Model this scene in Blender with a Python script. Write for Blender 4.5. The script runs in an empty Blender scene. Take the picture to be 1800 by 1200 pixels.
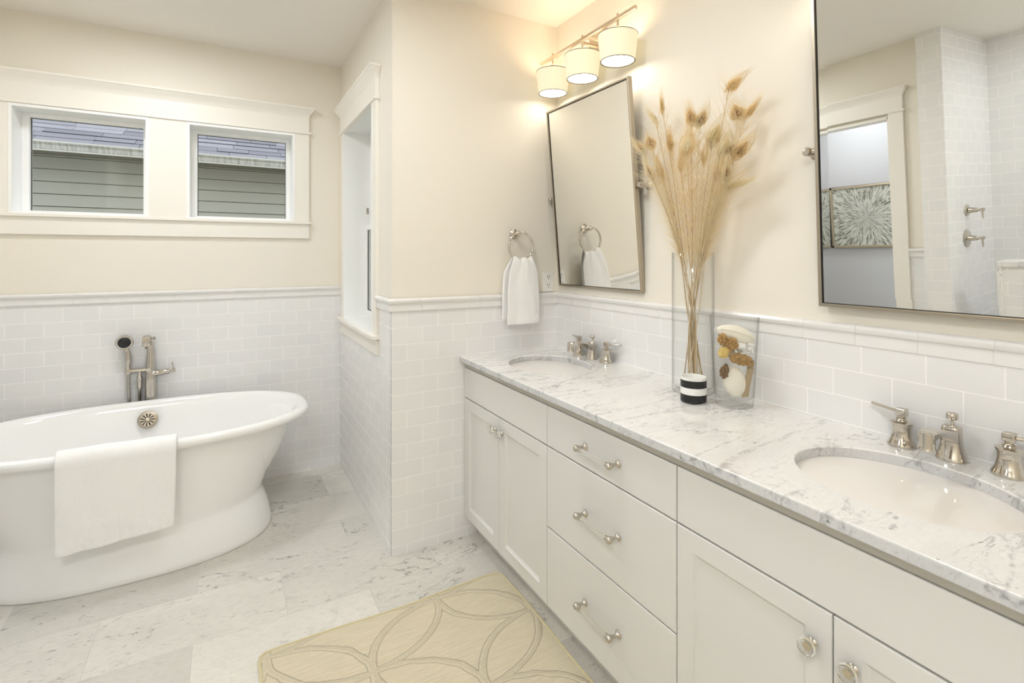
import bpy, bmesh, math, random
from mathutils import Vector, Matrix, noise
random.seed(7)
SC = bpy.context.scene
COL = SC.collection

# ------------------------------------------------------------------ camera, world, exposure
F_PX, HORIZON, VPX, EYE = 890.0, 450.0, 397.0, 1.41
YAW = math.atan2(900.0 - VPX, F_PX)
cam_d = bpy.data.cameras.new('camera')
cam_d.sensor_width = 36.0
cam_d.lens = F_PX / 1800.0 * 36.0
cam_d.shift_y = -(600.0 - HORIZON) / 1800.0
cam_d.clip_start = 0.02
cam = bpy.data.objects.new('camera', cam_d)
COL.objects.link(cam)
cam.location = (0, 0, EYE)
cam.rotation_euler = (math.pi / 2, 0, -YAW)
SC.camera = cam
SC.view_settings.view_transform = 'Standard'
SC.view_settings.look = 'None'
SC.view_settings.gamma = 1.0
SC.view_settings.use_curve_mapping = False
SC.view_settings.exposure = 0.0
SC.cycles.use_denoising = True
SC.cycles.max_bounces = 14
SC.cycles.diffuse_bounces = 8
SC.cycles.glossy_bounces = 6
SC.cycles.transmission_bounces = 10
SC.cycles.transparent_max_bounces = 24
SC.cycles.caustics_reflective = False
SC.cycles.caustics_refractive = False
SC.cycles.sample_clamp_indirect = 6.0

world = bpy.data.worlds.new('overcast_sky')
SC.world = world
world.use_nodes = True
wn = world.node_tree
wn.nodes['Background'].inputs[0].default_value = (0.91, 0.955, 1.0, 1)
wn.nodes['Background'].inputs[1].default_value = 1.5

# light levels: sconce parts, then the added ceiling fill lights
L_DIFF, L_SHADE, L_IN = 11.5, 0.60, 2.2
L_MAIN, L_REAR, L_BAY, L_SHOWER, L_HALL = 29.0, 60.0, 44.0, 29.0, 36.0
WARM = (1.0, 0.89, 0.73)
SOFT = (0.94, 0.975, 1.0)

# ------------------------------------------------------------------ room numbers (metres)
S, E, F, W, CEIL, XL = 0.675, 2.341, 3.566, 1.612, 2.69, -1.20
RAIL0, RAIL1 = 1.150, 1.210

# ------------------------------------------------------------------ mesh helpers
class MB:
    def __init__(self):
        self.v, self.f, self.m = [], [], []
        self.cur = 0
    def add(self, vs, fs, M=None):
        o = len(self.v)
        for p in vs:
            p = Vector(p)
            if M is not None: p = M @ p
            self.v.append(p)
        for f in fs:
            self.f.append([o + i for i in f]); self.m.append(self.cur)
        return self
    def box(self, x0, x1, y0, y1, z0, z1, M=None):
        vs = [(x0,y0,z0),(x1,y0,z0),(x1,y1,z0),(x0,y1,z0),(x0,y0,z1),(x1,y0,z1),(x1,y1,z1),(x0,y1,z1)]
        return self.add(vs, [(0,3,2,1),(4,5,6,7),(0,1,5,4),(1,2,6,5),(2,3,7,6),(3,0,4,7)], M)
    def rings(self, rs, cap0=True, cap1=True, closed=True, M=None):
        n = len(rs[0]); vs = [p for r in rs for p in r]; fs = []
        for i in range(len(rs) - 1):
            for j in range(n if closed else n - 1):
                k = (j + 1) % n
                fs.append((i*n+j, i*n+k, (i+1)*n+k, (i+1)*n+j))
        if cap0: fs.append(tuple(range(n - 1, -1, -1)))
        if cap1: fs.append(tuple((len(rs)-1)*n + j for j in range(n)))
        return self.add(vs, fs, M)
    def lathe(self, prof, n=32, M=None, sx=1.0, sy=1.0, loop=False):
        # prof: (r, z); r == 0 at ends closes
        if loop: prof = list(prof) + [prof[0]]
        rs = [[(max(r, 1e-5)*math.cos(2*math.pi*j/n)*sx, max(r, 1e-5)*math.sin(2*math.pi*j/n)*sy, z) for j in range(n)] for r, z in prof]
        return self.rings(rs, not loop, not loop, True, M)
    def tube(self, pts, r, n=10, cap=True, M=None):
        pts = [Vector(p) for p in pts]
        rad = r if isinstance(r, (list, tuple)) else [r] * len(pts)
        t0 = (pts[1] - pts[0]).normalized()
        up = Vector((0,0,1)) if abs(t0.z) < .9 else Vector((1,0,0))
        a = t0.cross(up).normalized(); rs = []
        for i, p in enumerate(pts):
            t = (pts[min(i+1, len(pts)-1)] - pts[max(i-1, 0)]).normalized()
            a = (a - t * a.dot(t)).normalized(); b = t.cross(a)
            rs.append([p + (a*math.cos(2*math.pi*j/n) + b*math.sin(2*math.pi*j/n)) * rad[i] for j in range(n)])
        return self.rings(rs, cap, cap, True, M)
    def ball(self, c, r, n=20, m=12, s=(1,1,1), M=None):
        prof = [(math.sin(math.pi*i/m), -math.cos(math.pi*i/m)) for i in range(m+1)]
        T = Matrix.Translation(Vector(c)) @ Matrix.Diagonal((r*s[0], r*s[1], r*s[2], 1))
        if M is not None: T = M @ T
        return self.lathe(prof, n, T)

WPOS = {}
def finish(me, smooth, angle=40):
    if smooth:
        for p in me.polygons: p.use_smooth = True
        try: me.set_sharp_from_angle(angle=math.radians(angle))
        except Exception: pass

def mk(name, mb, mat, parent=None, smooth=True, origin=None, bevel=0, angle=40, weld=True):
    xs = mb.v
    lo = Vector((min(p.x for p in xs), min(p.y for p in xs), min(p.z for p in xs)))
    hi = Vector((max(p.x for p in xs), max(p.y for p in xs), max(p.z for p in xs)))
    if origin is None:
        origin = (lo + hi) / 2
        if parent is None: origin.z = lo.z
    origin = Vector(origin)
    me = bpy.data.meshes.new(name)
    me.from_pydata([tuple(p - origin) for p in xs], [], mb.f)
    mats = mat if isinstance(mat, (list, tuple)) else [mat]
    for m in mats: me.materials.append(m)
    if len(mats) > 1:
        for p, i in zip(me.polygons, mb.m): p.material_index = i
    bm = bmesh.new(); bm.from_mesh(me)
    if weld: bmesh.ops.remove_doubles(bm, verts=bm.verts, dist=1e-6)
    bmesh.ops.recalc_face_normals(bm, faces=bm.faces)
    bm.to_mesh(me); bm.free()
    finish(me, smooth, angle)
    o = bpy.data.objects.new(name, me)
    COL.objects.link(o)
    WPOS[o.name] = origin
    if parent is not None:
        o.parent = parent; o.location = origin - WPOS[parent.name]
    else:
        o.location = origin
    if bevel:
        b = o.modifiers.new('bevel', 'BEVEL'); b.width = bevel; b.segments = 2; b.limit_method = 'ANGLE'
        b.angle_limit = math.radians(50)
        for p in me.polygons: p.use_smooth = True
        try: me.set_sharp_from_angle(angle=math.radians(180))
        except Exception: pass
        w = o.modifiers.new('wn', 'WEIGHTED_NORMAL'); w.keep_sharp = True
    return o

def tag(o, label=None, cat=None, group=None, kind=None):
    if label: o['label'] = label
    if cat: o['category'] = cat
    if group: o['group'] = group
    if kind: o['kind'] = kind
    return o
def thing(name, loc, label, cat, group=None):
    o = bpy.data.objects.new(name, None)
    o.empty_display_size = 0.05
    COL.objects.link(o); o.location = loc
    WPOS[o.name] = Vector(loc)
    return tag(o, label, cat, group)
def struct(name, mb, mat, **k):
    return tag(mk(name, mb, mat, **k), kind='structure')
def dup_tree(o, parent=None, delta=None, label=None, group=None):
    c = o.copy(); COL.objects.link(c)
    if parent is not None: c.parent = parent
    if delta is not None: c.location = Vector(o.location) + Vector(delta)
    if label: c['label'] = label
    if group: c['group'] = group
    for ch in o.children: dup_tree(ch, c)
    return c

# ------------------------------------------------------------------ node helpers / materials
class NT:
    def __init__(self, name):
        self.mat = bpy.data.materials.new(name); self.mat.use_nodes = True
        self.t = self.mat.node_tree; self.t.nodes.clear()
        self.out = self.t.nodes.new('ShaderNodeOutputMaterial')
        self._pos = None
    def n(self, typ, **kw):
        nd = self.t.nodes.new(typ)
        for k, v in kw.items():
            if k.startswith('i_'):
                key = k[2:]; key = int(key) if key.isdigit() else key.replace('_', ' ')
                self.set(nd.inputs[key], v)
            else: setattr(nd, k, v)
        return nd
    def set(self, sock, v):
        if hasattr(v, 'is_output') or isinstance(v, bpy.types.NodeSocket): self.t.links.new(v, sock)
        else:
            if isinstance(v, tuple) and len(v) == 3 and sock.type == 'RGBA': v = (*v, 1)
            sock.default_value = v
    def math(self, op, a, b=0.0, c=None, clamp=False):
        nd = self.n('ShaderNodeMath', operation=op); nd.use_clamp = clamp
        self.set(nd.inputs[0], a); self.set(nd.inputs[1], b)
        if c is not None: self.set(nd.inputs[2], c)
        return nd.outputs[0]
    def pos(self):
        if self._pos is None: self._pos = self.n('ShaderNodeNewGeometry').outputs['Position']
        return self._pos
    def xyz(self, v=None):
        s = self.n('ShaderNodeSeparateXYZ'); self.set(s.inputs[0], v or self.pos()); return s.outputs
    def comb(self, x, y, z=0.0):
        c = self.n('ShaderNodeCombineXYZ')
        for i, q in enumerate((x, y, z)): self.set(c.inputs[i], q)
        return c.outputs[0]
    def mapping(self, v, loc=(0,0,0), rot=(0,0,0), sc=(1,1,1)):
        m = self.n('ShaderNodeMapping'); self.set(m.inputs[0], v)
        m.inputs[1].default_value = loc; m.inputs[2].default_value = rot; m.inputs[3].default_value = sc
        return m.outputs[0]
    def noise(self, v, scale, detail=3, rough=.5, dist=0.0):
        nd = self.n('ShaderNodeTexNoise'); self.set(nd.inputs['Vector'], v)
        nd.inputs['Scale'].default_value = scale; nd.inputs['Detail'].default_value = detail
        nd.inputs['Roughness'].default_value = rough; nd.inputs['Distortion'].default_value = dist
        return nd.outputs['Fac']
    def ramp(self, f, stops):
        r = self.n('ShaderNodeValToRGB'); self.set(r.inputs[0], f)
        el = r.color_ramp.elements
        while len(el) > 1: el.remove(el[-1])
        for i, (p, c) in enumerate(stops):
            e = el[0] if i == 0 else el.new(p)
            e.position = p; e.color = (*c, 1) if len(c) == 3 else c
        return r.outputs[0]
    def mix(self, f, a, b, blend='MIX'):
        m = self.n('ShaderNodeMix', data_type='RGBA', blend_type=blend)
        self.set(m.inputs[0], f); self.set(m.inputs[6], a); self.set(m.inputs[7], b)
        return m.outputs[2]
    def bump(self, h, strength=.3, dist=.002, normal=None):
        b = self.n('ShaderNodeBump'); b.inputs['Strength'].default_value = strength; b.inputs['Distance'].default_value = dist
        self.set(b.inputs['Height'], h)
        if normal is not None: self.set(b.inputs['Normal'], normal)
        return b.outputs[0]
    def bsdf(self, col, rough=.5, metal=0.0, normal=None, **kw):
        b = self.n('ShaderNodeBsdfPrincipled')
        self.set(b.inputs['Base Color'], col); self.set(b.inputs['Roughness'], rough); self.set(b.inputs['Metallic'], metal)
        if normal is not None: self.set(b.inputs['Normal'], normal)
        for k, v in kw.items(): self.set(b.inputs[k.replace('_', ' ')], v)
        self.t.links.new(b.outputs[0], self.out.inputs[0])
        return b
    def done(self, sh=None):
        if sh is not None: self.t.links.new(sh, self.out.inputs[0])
        return self.mat

def m_paint(name, col, rough=.55, bs=.05):
    n = NT(name)
    h = n.noise(n.pos(), 260, 2)
    c = n.mix(n.math('MULTIPLY', n.noise(n.pos(), 2.0, 2), .05), col, tuple(x*.93 for x in col))
    n.bsdf(c, rough, normal=n.bump(h, bs, .001))
    return n.done()
def m_plain(name, col, rough=.4, metal=0.0, **kw):
    n = NT(name); v = n.noise(n.pos(), 40, 2)
    c = n.mix(n.math('MULTIPLY', v, .08), col, tuple(x*.85 for x in col))
    n.bsdf(c, rough, metal, **kw); return n.done()

def m_tile(name, axis, u0, z0, w=.156, h=.079, col=(.825,.82,.815)):
    n = NT(name); x = n.xyz()
    u = n.math('SUBTRACT', x[axis], u0); v = n.math('SUBTRACT', x[2], z0)
    b = n.n('ShaderNodeTexBrick'); n.set(b.inputs['Vector'], n.comb(u, v))
    b.offset = .5; b.offset_frequency = 2; b.squash = 1
    b.inputs['Scale'].default_value = 1; b.inputs['Brick Width'].default_value = w; b.inputs['Row Height'].default_value = h
    b.inputs['Mortar Size'].default_value = .0016; b.inputs['Mortar Smooth'].default_value = .35; b.inputs['Bias'].default_value = 0
    b.inputs['Color1'].default_value = (*col, 1); b.inputs['Color2'].default_value = (col[0]*.96, col[1]*.965, col[2]*.98, 1)
    b.inputs['Mortar'].default_value = (.95, .94, .925, 1)
    wob = n.noise(n.pos(), 9, 2)
    hgt = n.math('ADD', n.math('MULTIPLY', b.outputs['Fac'], -1.0), n.math('MULTIPLY', wob, .35))
    n.bsdf(b.outputs['Color'], n.math('ADD', n.math('MULTIPLY', b.outputs['Fac'], .5), .13), normal=n.bump(hgt, .28, .002))
    return n.done()

def marble_col(n, p, vein=1.0, base=(.80,.80,.79), dark=(.30,.31,.33), sc=1.0, rot=.6):
    pw = n.mapping(p, rot=(0, 0, rot), sc=(1.0*sc, 2.2*sc, 1.4*sc))
    a = n.noise(pw, 2.3, 8, .58, .7)
    rid = n.math('SUBTRACT', 1.0, n.math('ABSOLUTE', n.math('MULTIPLY', n.math('SUBTRACT', a, .5), 62.0)), clamp=True)
    gate = n.ramp(n.noise(p, 3.1*sc, 3), [(.44, (0,0,0)), (.62, (1,1,1))])
    brk = n.ramp(n.noise(p, 38*sc, 3), [(.40, (0,0,0)), (.56, (1,1,1))])
    v1 = n.math('MULTIPLY', n.math('MULTIPLY', n.math('MULTIPLY', rid, gate), brk), .60*vein)
    sp = n.mapping(p, rot=(0, 0, rot + .3), sc=(34*sc, 90*sc, 60*sc))
    s0 = n.ramp(n.noise(sp, 1.0, 5, .65, .8), [(.60, (0,0,0)), (.68, (1,1,1))])
    near = n.math('SUBTRACT', 1.0, n.math('ABSOLUTE', n.math('MULTIPLY', n.math('SUBTRACT', a, .5), 9.0)), clamp=True)
    g2 = n.ramp(n.math('ADD', n.noise(p, 5.0*sc, 4, .6), n.math('MULTIPLY', near, .14)), [(.52, (0,0,0)), (.66, (1,1,1))])
    v2 = n.math('MULTIPLY', n.math('MULTIPLY', s0, g2), .62*vein)
    cl = n.ramp(n.noise(pw, 2.0, 5, .6, .5), [(.35, (1,1,1)), (.75, (.90,.905,.91))])
    c = n.mix(1.0, base, cl, 'MULTIPLY')
    fine = n.noise(n.mapping(p, rot=(0,0,rot), sc=(40*sc, 150*sc, 90*sc)), 1.0, 4, .65)
    c = n.mix(n.math('MULTIPLY', n.ramp(fine, [(.45, (0,0,0)), (.70, (1,1,1))]), .22*vein), c, tuple(x*.66 for x in base))
    c = n.mix(v1, c, dark); c = n.mix(v2, c, dark)
    return c
def m_counter(name='carrara_counter', base=(.85,.845,.835), vein=1.0, rough=.12):
    n = NT(name); p = n.pos()
    c = marble_col(n, p, vein, base, (.16,.165,.18), 1.5, -.25)
    # fine web of hairlines, stronger in drifts
    w_ = n.noise(n.mapping(p, rot=(0, 0, .5), sc=(5, 9, 7)), 1.0, 6, .6, 1.2)
    r_ = n.math('SUBTRACT', 1.0, n.math('ABSOLUTE', n.math('MULTIPLY', n.math('SUBTRACT', w_, .5), 48.0)), clamp=True)
    gt_ = n.ramp(n.noise(p, 4.2, 3), [(.46, (0,0,0)), (.66, (1,1,1))])
    bk_ = n.ramp(n.noise(p, 70, 3), [(.38, (.1,.1,.1)), (.60, (1,1,1))])
    c = n.mix(n.math('MULTIPLY', n.math('MULTIPLY', r_, gt_), n.math('MULTIPLY', bk_, .55*vein)), c, (.25,.255,.27))
    # a few long veins that cross the slab
    l_ = n.noise(n.mapping(p, rot=(0, 0, 1.05), sc=(.55, 2.4, 1)), 1.3, 5, .55, .5)
    lr = n.math('SUBTRACT', 1.0, n.math('ABSOLUTE', n.math('MULTIPLY', n.math('SUBTRACT', l_, .52), 85.0)), clamp=True)
    c = n.mix(n.math('MULTIPLY', lr, n.math('MULTIPLY', bk_, .45*vein)), c, (.20,.205,.22))
    n.bsdf(c, rough)
    return n.done()
def m_floor():
    n = NT('marble_floor_tile'); x = n.xyz()
    b = n.n('ShaderNodeTexBrick'); n.set(b.inputs['Vector'], n.comb(n.math('ADD', x[0], .105 + .635*4), n.math('SUBTRACT', x[1], 2.168 - .322*20)))
    b.offset = .5; b.offset_frequency = 2; b.squash = 1
    for k, v in (('Scale', 1), ('Brick Width', .635), ('Row Height', .322), ('Mortar Size', .0012), ('Mortar Smooth', .2), ('Bias', 0)): b.inputs[k].default_value = v
    b.inputs['Color1'].default_value = (0,0,0,1); b.inputs['Color2'].default_value = (1,1,1,1); b.inputs['Mortar'].default_value = (.5,.5,.5,1)
    rnd = n.n('ShaderNodeSeparateColor'); n.set(rnd.inputs[0], b.outputs['Color']); r = rnd.outputs[0]
    off = n.comb(n.math('MULTIPLY', r, 17.3), n.math('MULTIPLY', r, 9.1), n.math('MULTIPLY', r, 5.7))
    p = n.n('ShaderNodeVectorMath', operation='ADD'); n.set(p.inputs[0], n.pos()); n.set(p.inputs[1], off)
    c = marble_col(n, p.outputs[0], 1.5, (.695,.675,.63), (.25,.25,.24), .8, .9)
    tone = n.ramp(r, [(0, (.88,.88,.86)), (.5, (1,.99,.975)), (1, (1.08,1.07,1.055))])
    c = n.mix(1.0, c, tone, 'MULTIPLY')
    c = n.mix(n.math('MULTIPLY', b.outputs['Fac'], .7), c, (.50,.48,.44))
    n.bsdf(c, .22, normal=n.bump(n.math('MULTIPLY', b.outputs['Fac'], -1.0), .25, .001))
    return n.done()
def m_metal(name, col, rough, aniso=False):
    n = NT(name)
    v = n.noise(n.mapping(n.pos(), sc=(30, 30, 400)), 1.0, 2)
    n.bsdf(col, n.math('ADD', n.math('MULTIPLY', v, .08), rough), 1.0)
    return n.done()
def m_thin_glass(name, tint=(.97,.985,.98), fac=1.0, rough=.0, edge=0.0):
    n = NT(name)
    tr = n.n('ShaderNodeBsdfTransparent'); tr.inputs[0].default_value = (*tint, 1)
    gl = n.n('ShaderNodeBsdfGlossy'); gl.inputs['Roughness'].default_value = rough
    ge = n.n('ShaderNodeNewGeometry'); dt = n.n('ShaderNodeVectorMath', operation='DOT_PRODUCT')
    n.t.links.new(ge.outputs['Normal'], dt.inputs[0]); n.t.links.new(ge.outputs['Incoming'], dt.inputs[1])
    k = n.math('POWER', n.math('SUBTRACT', 1.0, n.math('ABSOLUTE', dt.outputs['Value']), clamp=True), 5.0)
    fr = n.math('ADD', .04, n.math('MULTIPLY', k, .80))
    n.set(tr.inputs[0], n.mix(n.math('MULTIPLY', k, edge, clamp=True), tint, tuple(x*.30 for x in tint)))
    mx = n.n('ShaderNodeMixShader'); n.set(mx.inputs[0], n.math('MULTIPLY', fr, fac, clamp=True))
    n.t.links.new(tr.outputs[0], mx.inputs[1]); n.t.links.new(gl.outputs[0], mx.inputs[2])
    return n.done(mx.outputs[0])
def m_glass(name, col=(.97,.98,.98), ior=1.46):
    n = NT(name)
    g = n.n('ShaderNodeBsdfGlass'); g.inputs['Color'].default_value = (*col, 1); g.inputs['IOR'].default_value = ior; g.inputs['Roughness'].default_value = .01
    return n.done(g.outputs[0])
def m_emit(name, col, st, diff=None):
    n = NT(name)
    b = n.bsdf(diff or col, .7)
    b.inputs['Emission Color'].default_value = (*col, 1); b.inputs['Emission Strength'].default_value = st
    return n.done()
def m_cloth(name, col, sc=220, st=.6, dist=.004):
    n = NT(name)
    h = n.math('ADD', n.noise(n.pos(), sc, 3, .7), n.math('MULTIPLY', n.noise(n.pos(), sc*.25, 2), .5))
    c = n.mix(n.math('MULTIPLY', n.noise(n.pos(), sc*.6, 2), .12), col, tuple(x*.85 for x in col))
    n.bsdf(c, .95, normal=n.bump(h, st, dist), Sheen_Weight=.25)
    return n.done()

WALLC = (.825, .78, .695)
M = {}
M['paint'] = m_paint('cream_wall_paint', WALLC)
M['ceil'] = m_paint('ceiling_paint', (.83, .80, .75))
M['trim'] = m_paint('trim_paint', (.86, .825, .765), .35, .02)
M['sash'] = m_paint('white_vinyl', (.91, .91, .905), .3, .01)
M['tile_far'] = m_tile('subway_tile_far', 0, -.764, .055, .155, .077)
M['tile_end'] = m_tile('subway_tile_end', 0, .749, .044)
M['tile_side'] = m_tile('subway_tile_side', 1, 2.341, .044)
M['tile_van'] = m_tile('subway_tile_vanity', 1, .937, .044)
M['tile_left'] = m_tile('subway_tile_left', 1, 1.705, .044)
M['tile_shx'] = m_tile('subway_tile_shower', 0, -1.13, .044)
M['tile_plain'] = m_plain('rail_glaze', (.82,.81,.80), .12)
M['rail_warm'] = M['tile_plain']
M['counter'] = m_counter()
M['edge'] = m_counter('carrara_sawn_edge', (.63,.632,.64), 1.35, .2)
M['floor'] = m_floor()
M['cab'] = m_paint('cabinet_lacquer', (.69, .683, .66), .32, .01)
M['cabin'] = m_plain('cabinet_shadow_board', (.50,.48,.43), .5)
M['nickel'] = m_metal('polished_nickel', (.60, .56, .50), .05)
M['satin'] = m_metal('satin_nickel', (.56,.51,.44), .16)
M['brushed'] = m_metal('brushed_nickel', (.48, .425, .34), .28)
M['dark'] = m_plain('black_rubber', (.012,.012,.012), .45)
M['gap'] = m_plain('dark_gap', (.03,.028,.025), .8)
def m_mirror():
    n = NT('mirror_silver')
    n.bsdf((.90,.905,.88), .0, 1.0); return n.done()
M['mirror'] = m_mirror()
M['porc'] = m_plain('porcelain', (.88,.88,.875), .07)
M['sinkporc'] = m_plain('sink_porcelain', (.84,.81,.78), .08)
M['tubout'] = m_plain('tub_enamel', (.89,.89,.885), .10)
M['towel'] = m_cloth('terry_cloth', (.93,.925,.92))
M['thin'] = m_thin_glass('vase_glass', (.994,.996,.994), .55, 0.0, .55)
M['pane'] = m_thin_glass('window_glass', (.97,.98,.98), .5)
M['glass'] = m_glass('clear_glass')
M['acryl'] = m_thin_glass('acrylic', (.95,.955,.95), 1.6)
M['acrylic'] = m_glass('acrylic_solid', (.985,.985,.98), 1.49)
M['diff'] = m_emit('lamp_diffuser', WARM, L_DIFF)
def m_shade():
    n = NT('lamp_shade_fabric')
    w = n.noise(n.mapping(n.pos(), sc=(300, 300, 40)), 1.0, 2)
    x = n.xyz()
    b = n.bsdf((.50,.48,.41), .8)
    b.inputs['Emission Color'].default_value = (1.0, .88, .56, 1)
    n.set(b.inputs['Emission Strength'], n.math('MULTIPLY', n.math('ADD', n.math('MULTIPLY', w, .12), .94), L_SHADE))
    return n.done()
M['shade'] = m_shade()
M['shade_in'] = m_emit('lamp_shade_lining', WARM, L_IN)
M['shade_hem'] = m_plain('shade_hem', (.10,.08,.05), .7)
M['lampglass'] = m_glass('crystal')
def m_fill(name, L, col=SOFT): return m_emit(name, col, L)
M['hallpaint'] = m_paint('hall_paint', (.70,.71,.74))
M['plate'] = m_plain('outlet_plastic', (.90,.885,.86), .3)

def m_rug():
    n = NT('woven_rug'); x = n.xyz()
    a = n.math('DIVIDE', n.math('SUBTRACT', x[0], .745), .312); b_ = n.math('DIVIDE', n.math('SUBTRACT', x[1], 1.953), .240)
    wob = n.math('MULTIPLY', n.math('SUBTRACT', n.noise(n.pos(), 14, 2), .5), .06)
    p = n.math('ADD', n.math('MULTIPLY', n.math('ADD', a, b_), .5), wob); q = n.math('MULTIPLY', n.math('SUBTRACT', a, b_), .5)
    fp = n.math('SUBTRACT', n.math('FRACT', p), .5); fq = n.math('SUBTRACT', n.math('FRACT', q), .5)
    best = None
    for cx, cy in ((0,0),(1,0),(-1,0),(0,1),(0,-1)):
        dx = n.math('SUBTRACT', fp, float(cx)); dy = n.math('SUBTRACT', fq, float(cy))
        d = n.math('SQRT', n.math('ADD', n.math('MULTIPLY', dx, dx), n.math('MULTIPLY', dy, dy)))
        e = n.math('ABSOLUTE', n.math('SUBTRACT', d, .7071))
        best = e if best is None else n.math('MINIMUM', best, e)
    # border cord kept clear near the hem
    band = n.math('SUBTRACT', 1.0, n.math('MULTIPLY', best, 31.0), clamp=True)     # broad cord band
    line = n.math('SUBTRACT', 1.0, n.math('MULTIPLY', n.math('ABSOLUTE', n.math('SUBTRACT', best, .031)), 150.0), clamp=True)
    st = n.noise(n.mapping(n.pos(), rot=(0,0,-.12), sc=(9, 120, 1)), 1.0, 5, .7)
    fz = n.noise(n.pos(), 420, 2)
    base = n.mix(st, (.57,.49,.345), (.93,.85,.665))
    base = n.mix(n.math('MULTIPLY', fz, .35), base, (.42,.36,.25))
    cord = n.mix(fz, (.47,.41,.29), (.66,.60,.46))
    c = n.mix(n.math('MULTIPLY', band, .55), base, cord)
    c = n.mix(n.math('MULTIPLY', n.math('MULTIPLY', line, n.math('ADD', .35, fz)), .62), c, (.26,.225,.16))
    vor = n.n('ShaderNodeTexVoronoi'); n.set(vor.inputs['Vector'], n.pos()); vor.inputs['Scale'].default_value = 240
    gl = n.math('MULTIPLY', n.math('LESS_THAN', vor.outputs['Distance'], .22), n.math('GREATER_THAN', band, .15))
    gl = n.math('MULTIPLY', gl, n.math('GREATER_THAN', n.noise(n.pos(), 160, 1), .54))
    c = n.mix(gl, c, (.95,.93,.88))
    h = n.math('ADD', n.math('MULTIPLY', band, .9), n.math('ADD', n.math('MULTIPLY', fz, .5), n.math('MULTIPLY', line, -.45)))
    h = n.math('ADD', h, n.math('MULTIPLY', st, 1.0))
    n.bsdf(c, .9, normal=n.bump(h, .85, .005))
    return n.done()
M['rug'] = m_rug()
M['rughem'] = m_cloth('rug_hem', (.60,.53,.33), 300, .5, .002)

def frame_ring(mb, axis, u0, u1, z0, z1, l, r, b, t, c0, c1):
    def q(c, e):
        pts = [(u0 + l*e, z0 + b*e), (u1 - r*e, z0 + b*e), (u1 - r*e, z1 - t*e), (u0 + l*e, z1 - t*e)]
        return [((u, c, z) if axis == 1 else (c, u, z)) for u, z in pts]
    return mb.rings([q(c0, 0), q(c0, 1), q(c1, 1), q(c1, 0), q(c0, 0)], False, False)

# ------------------------------------------------------------------ large structure
fl = MB().box(-2.6, 1.8, -1.3, 3.74, -.12, 0)
struct('floor', fl, M['floor'], smooth=False)
cl = MB().box(-2.6, 1.9, -1.3, 3.85, CEIL, CEIL + .15)
struct('ceiling', cl, M['ceil'], smooth=False)

def panel(mb, axis, c0, c1, u0, u1, z0, z1, holes=()):
    # wall slab, thickness c0..c1 on the given axis, with rectangular holes (u0,u1,z0,z1)
    us = sorted({u0, u1, *[h[0] for h in holes], *[h[1] for h in holes]})
    zs = sorted({z0, z1, *[h[2] for h in holes], *[h[3] for h in holes]})
    us = [u for u in us if u0 <= u <= u1]; zs = [z for z in zs if z0 <= z <= z1]
    for i in range(len(us) - 1):
        for j in range(len(zs) - 1):
            um, zm = (us[i]+us[i+1])/2, (zs[j]+zs[j+1])/2
            if any(h[0] < um < h[1] and h[2] < zm < h[3] for h in holes): continue
            if axis == 1: mb.box(us[i], us[i+1], c0, c1, zs[j], zs[j+1])
            else: mb.box(c0, c1, us[i], us[i+1], zs[j], zs[j+1])
    return mb

T = .006
W1 = (-.972, -.392, 1.634, 2.200); W2 = (-.195, .384, 1.634, 2.200)
SWIN = (2.655, 3.393, 1.005, 2.225)
wf = struct('wall_far', panel(MB(), 1, F + T, F + .19, XL - .12, S + .19, 0, CEIL, [W1, W2]), M['paint'], smooth=False)
mk('tile_wainscot', MB().box(XL, S, F, F + T + .002, 0, RAIL0 + .01), M['tile_far'], wf, smooth=False)
ws = struct('wall_side', panel(MB(), 0, S + T, S + .19, E + T, F + T, 0, CEIL, [SWIN]), M['paint'], smooth=False)
mk('tile_wainscot', panel(MB(), 0, S, S + T + .002, E + .004, F, 0, RAIL0 + .01, [(2.56, 3.50, .91, 1.3)]), M['tile_side'], ws, smooth=False)
we = struct('wall_end', MB().box(S + .19, W + .15, E + T, E + .15, 0, CEIL), M['paint'], smooth=False)
mk('tile_wainscot', MB().box(S, W, E, E + T + .002, 0, RAIL0 + .01), M['tile_end'], we, smooth=False)
wr = struct('wall_right', MB().box(W, W + .15, -1.2, E + T, 0, CEIL), M['paint'], smooth=False)
mk('tile_wainscot', MB().box(W - T, W + .002, -1.2, E, 0, RAIL0 + .01), M['tile_van'], wr, smooth=False)
DOOR = (1.885, 2.70, -1, 2.185)
wl = struct('wall_left', panel(MB(), 0, XL - .12, XL - T, 1.66, F + .006, 0, CEIL, [DOOR]), M['paint'], smooth=False)
mk('tile_wainscot', MB().box(XL - T - .002, XL, 1.667, 1.79, 0, RAIL0 + .01).box(XL - T - .002, XL, 2.795, F, 0, RAIL0 + .01), M['tile_left'], wl, smooth=False)
struct('wall_back', MB().box(-2.0, W + .15, -1.3, -1.2, 0, CEIL), M['paint'], smooth=False)
wb = struct('wall_rear', MB().box(XL - .12, XL, -1.2, .10, 0, CEIL), M['paint'], smooth=False)
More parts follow.
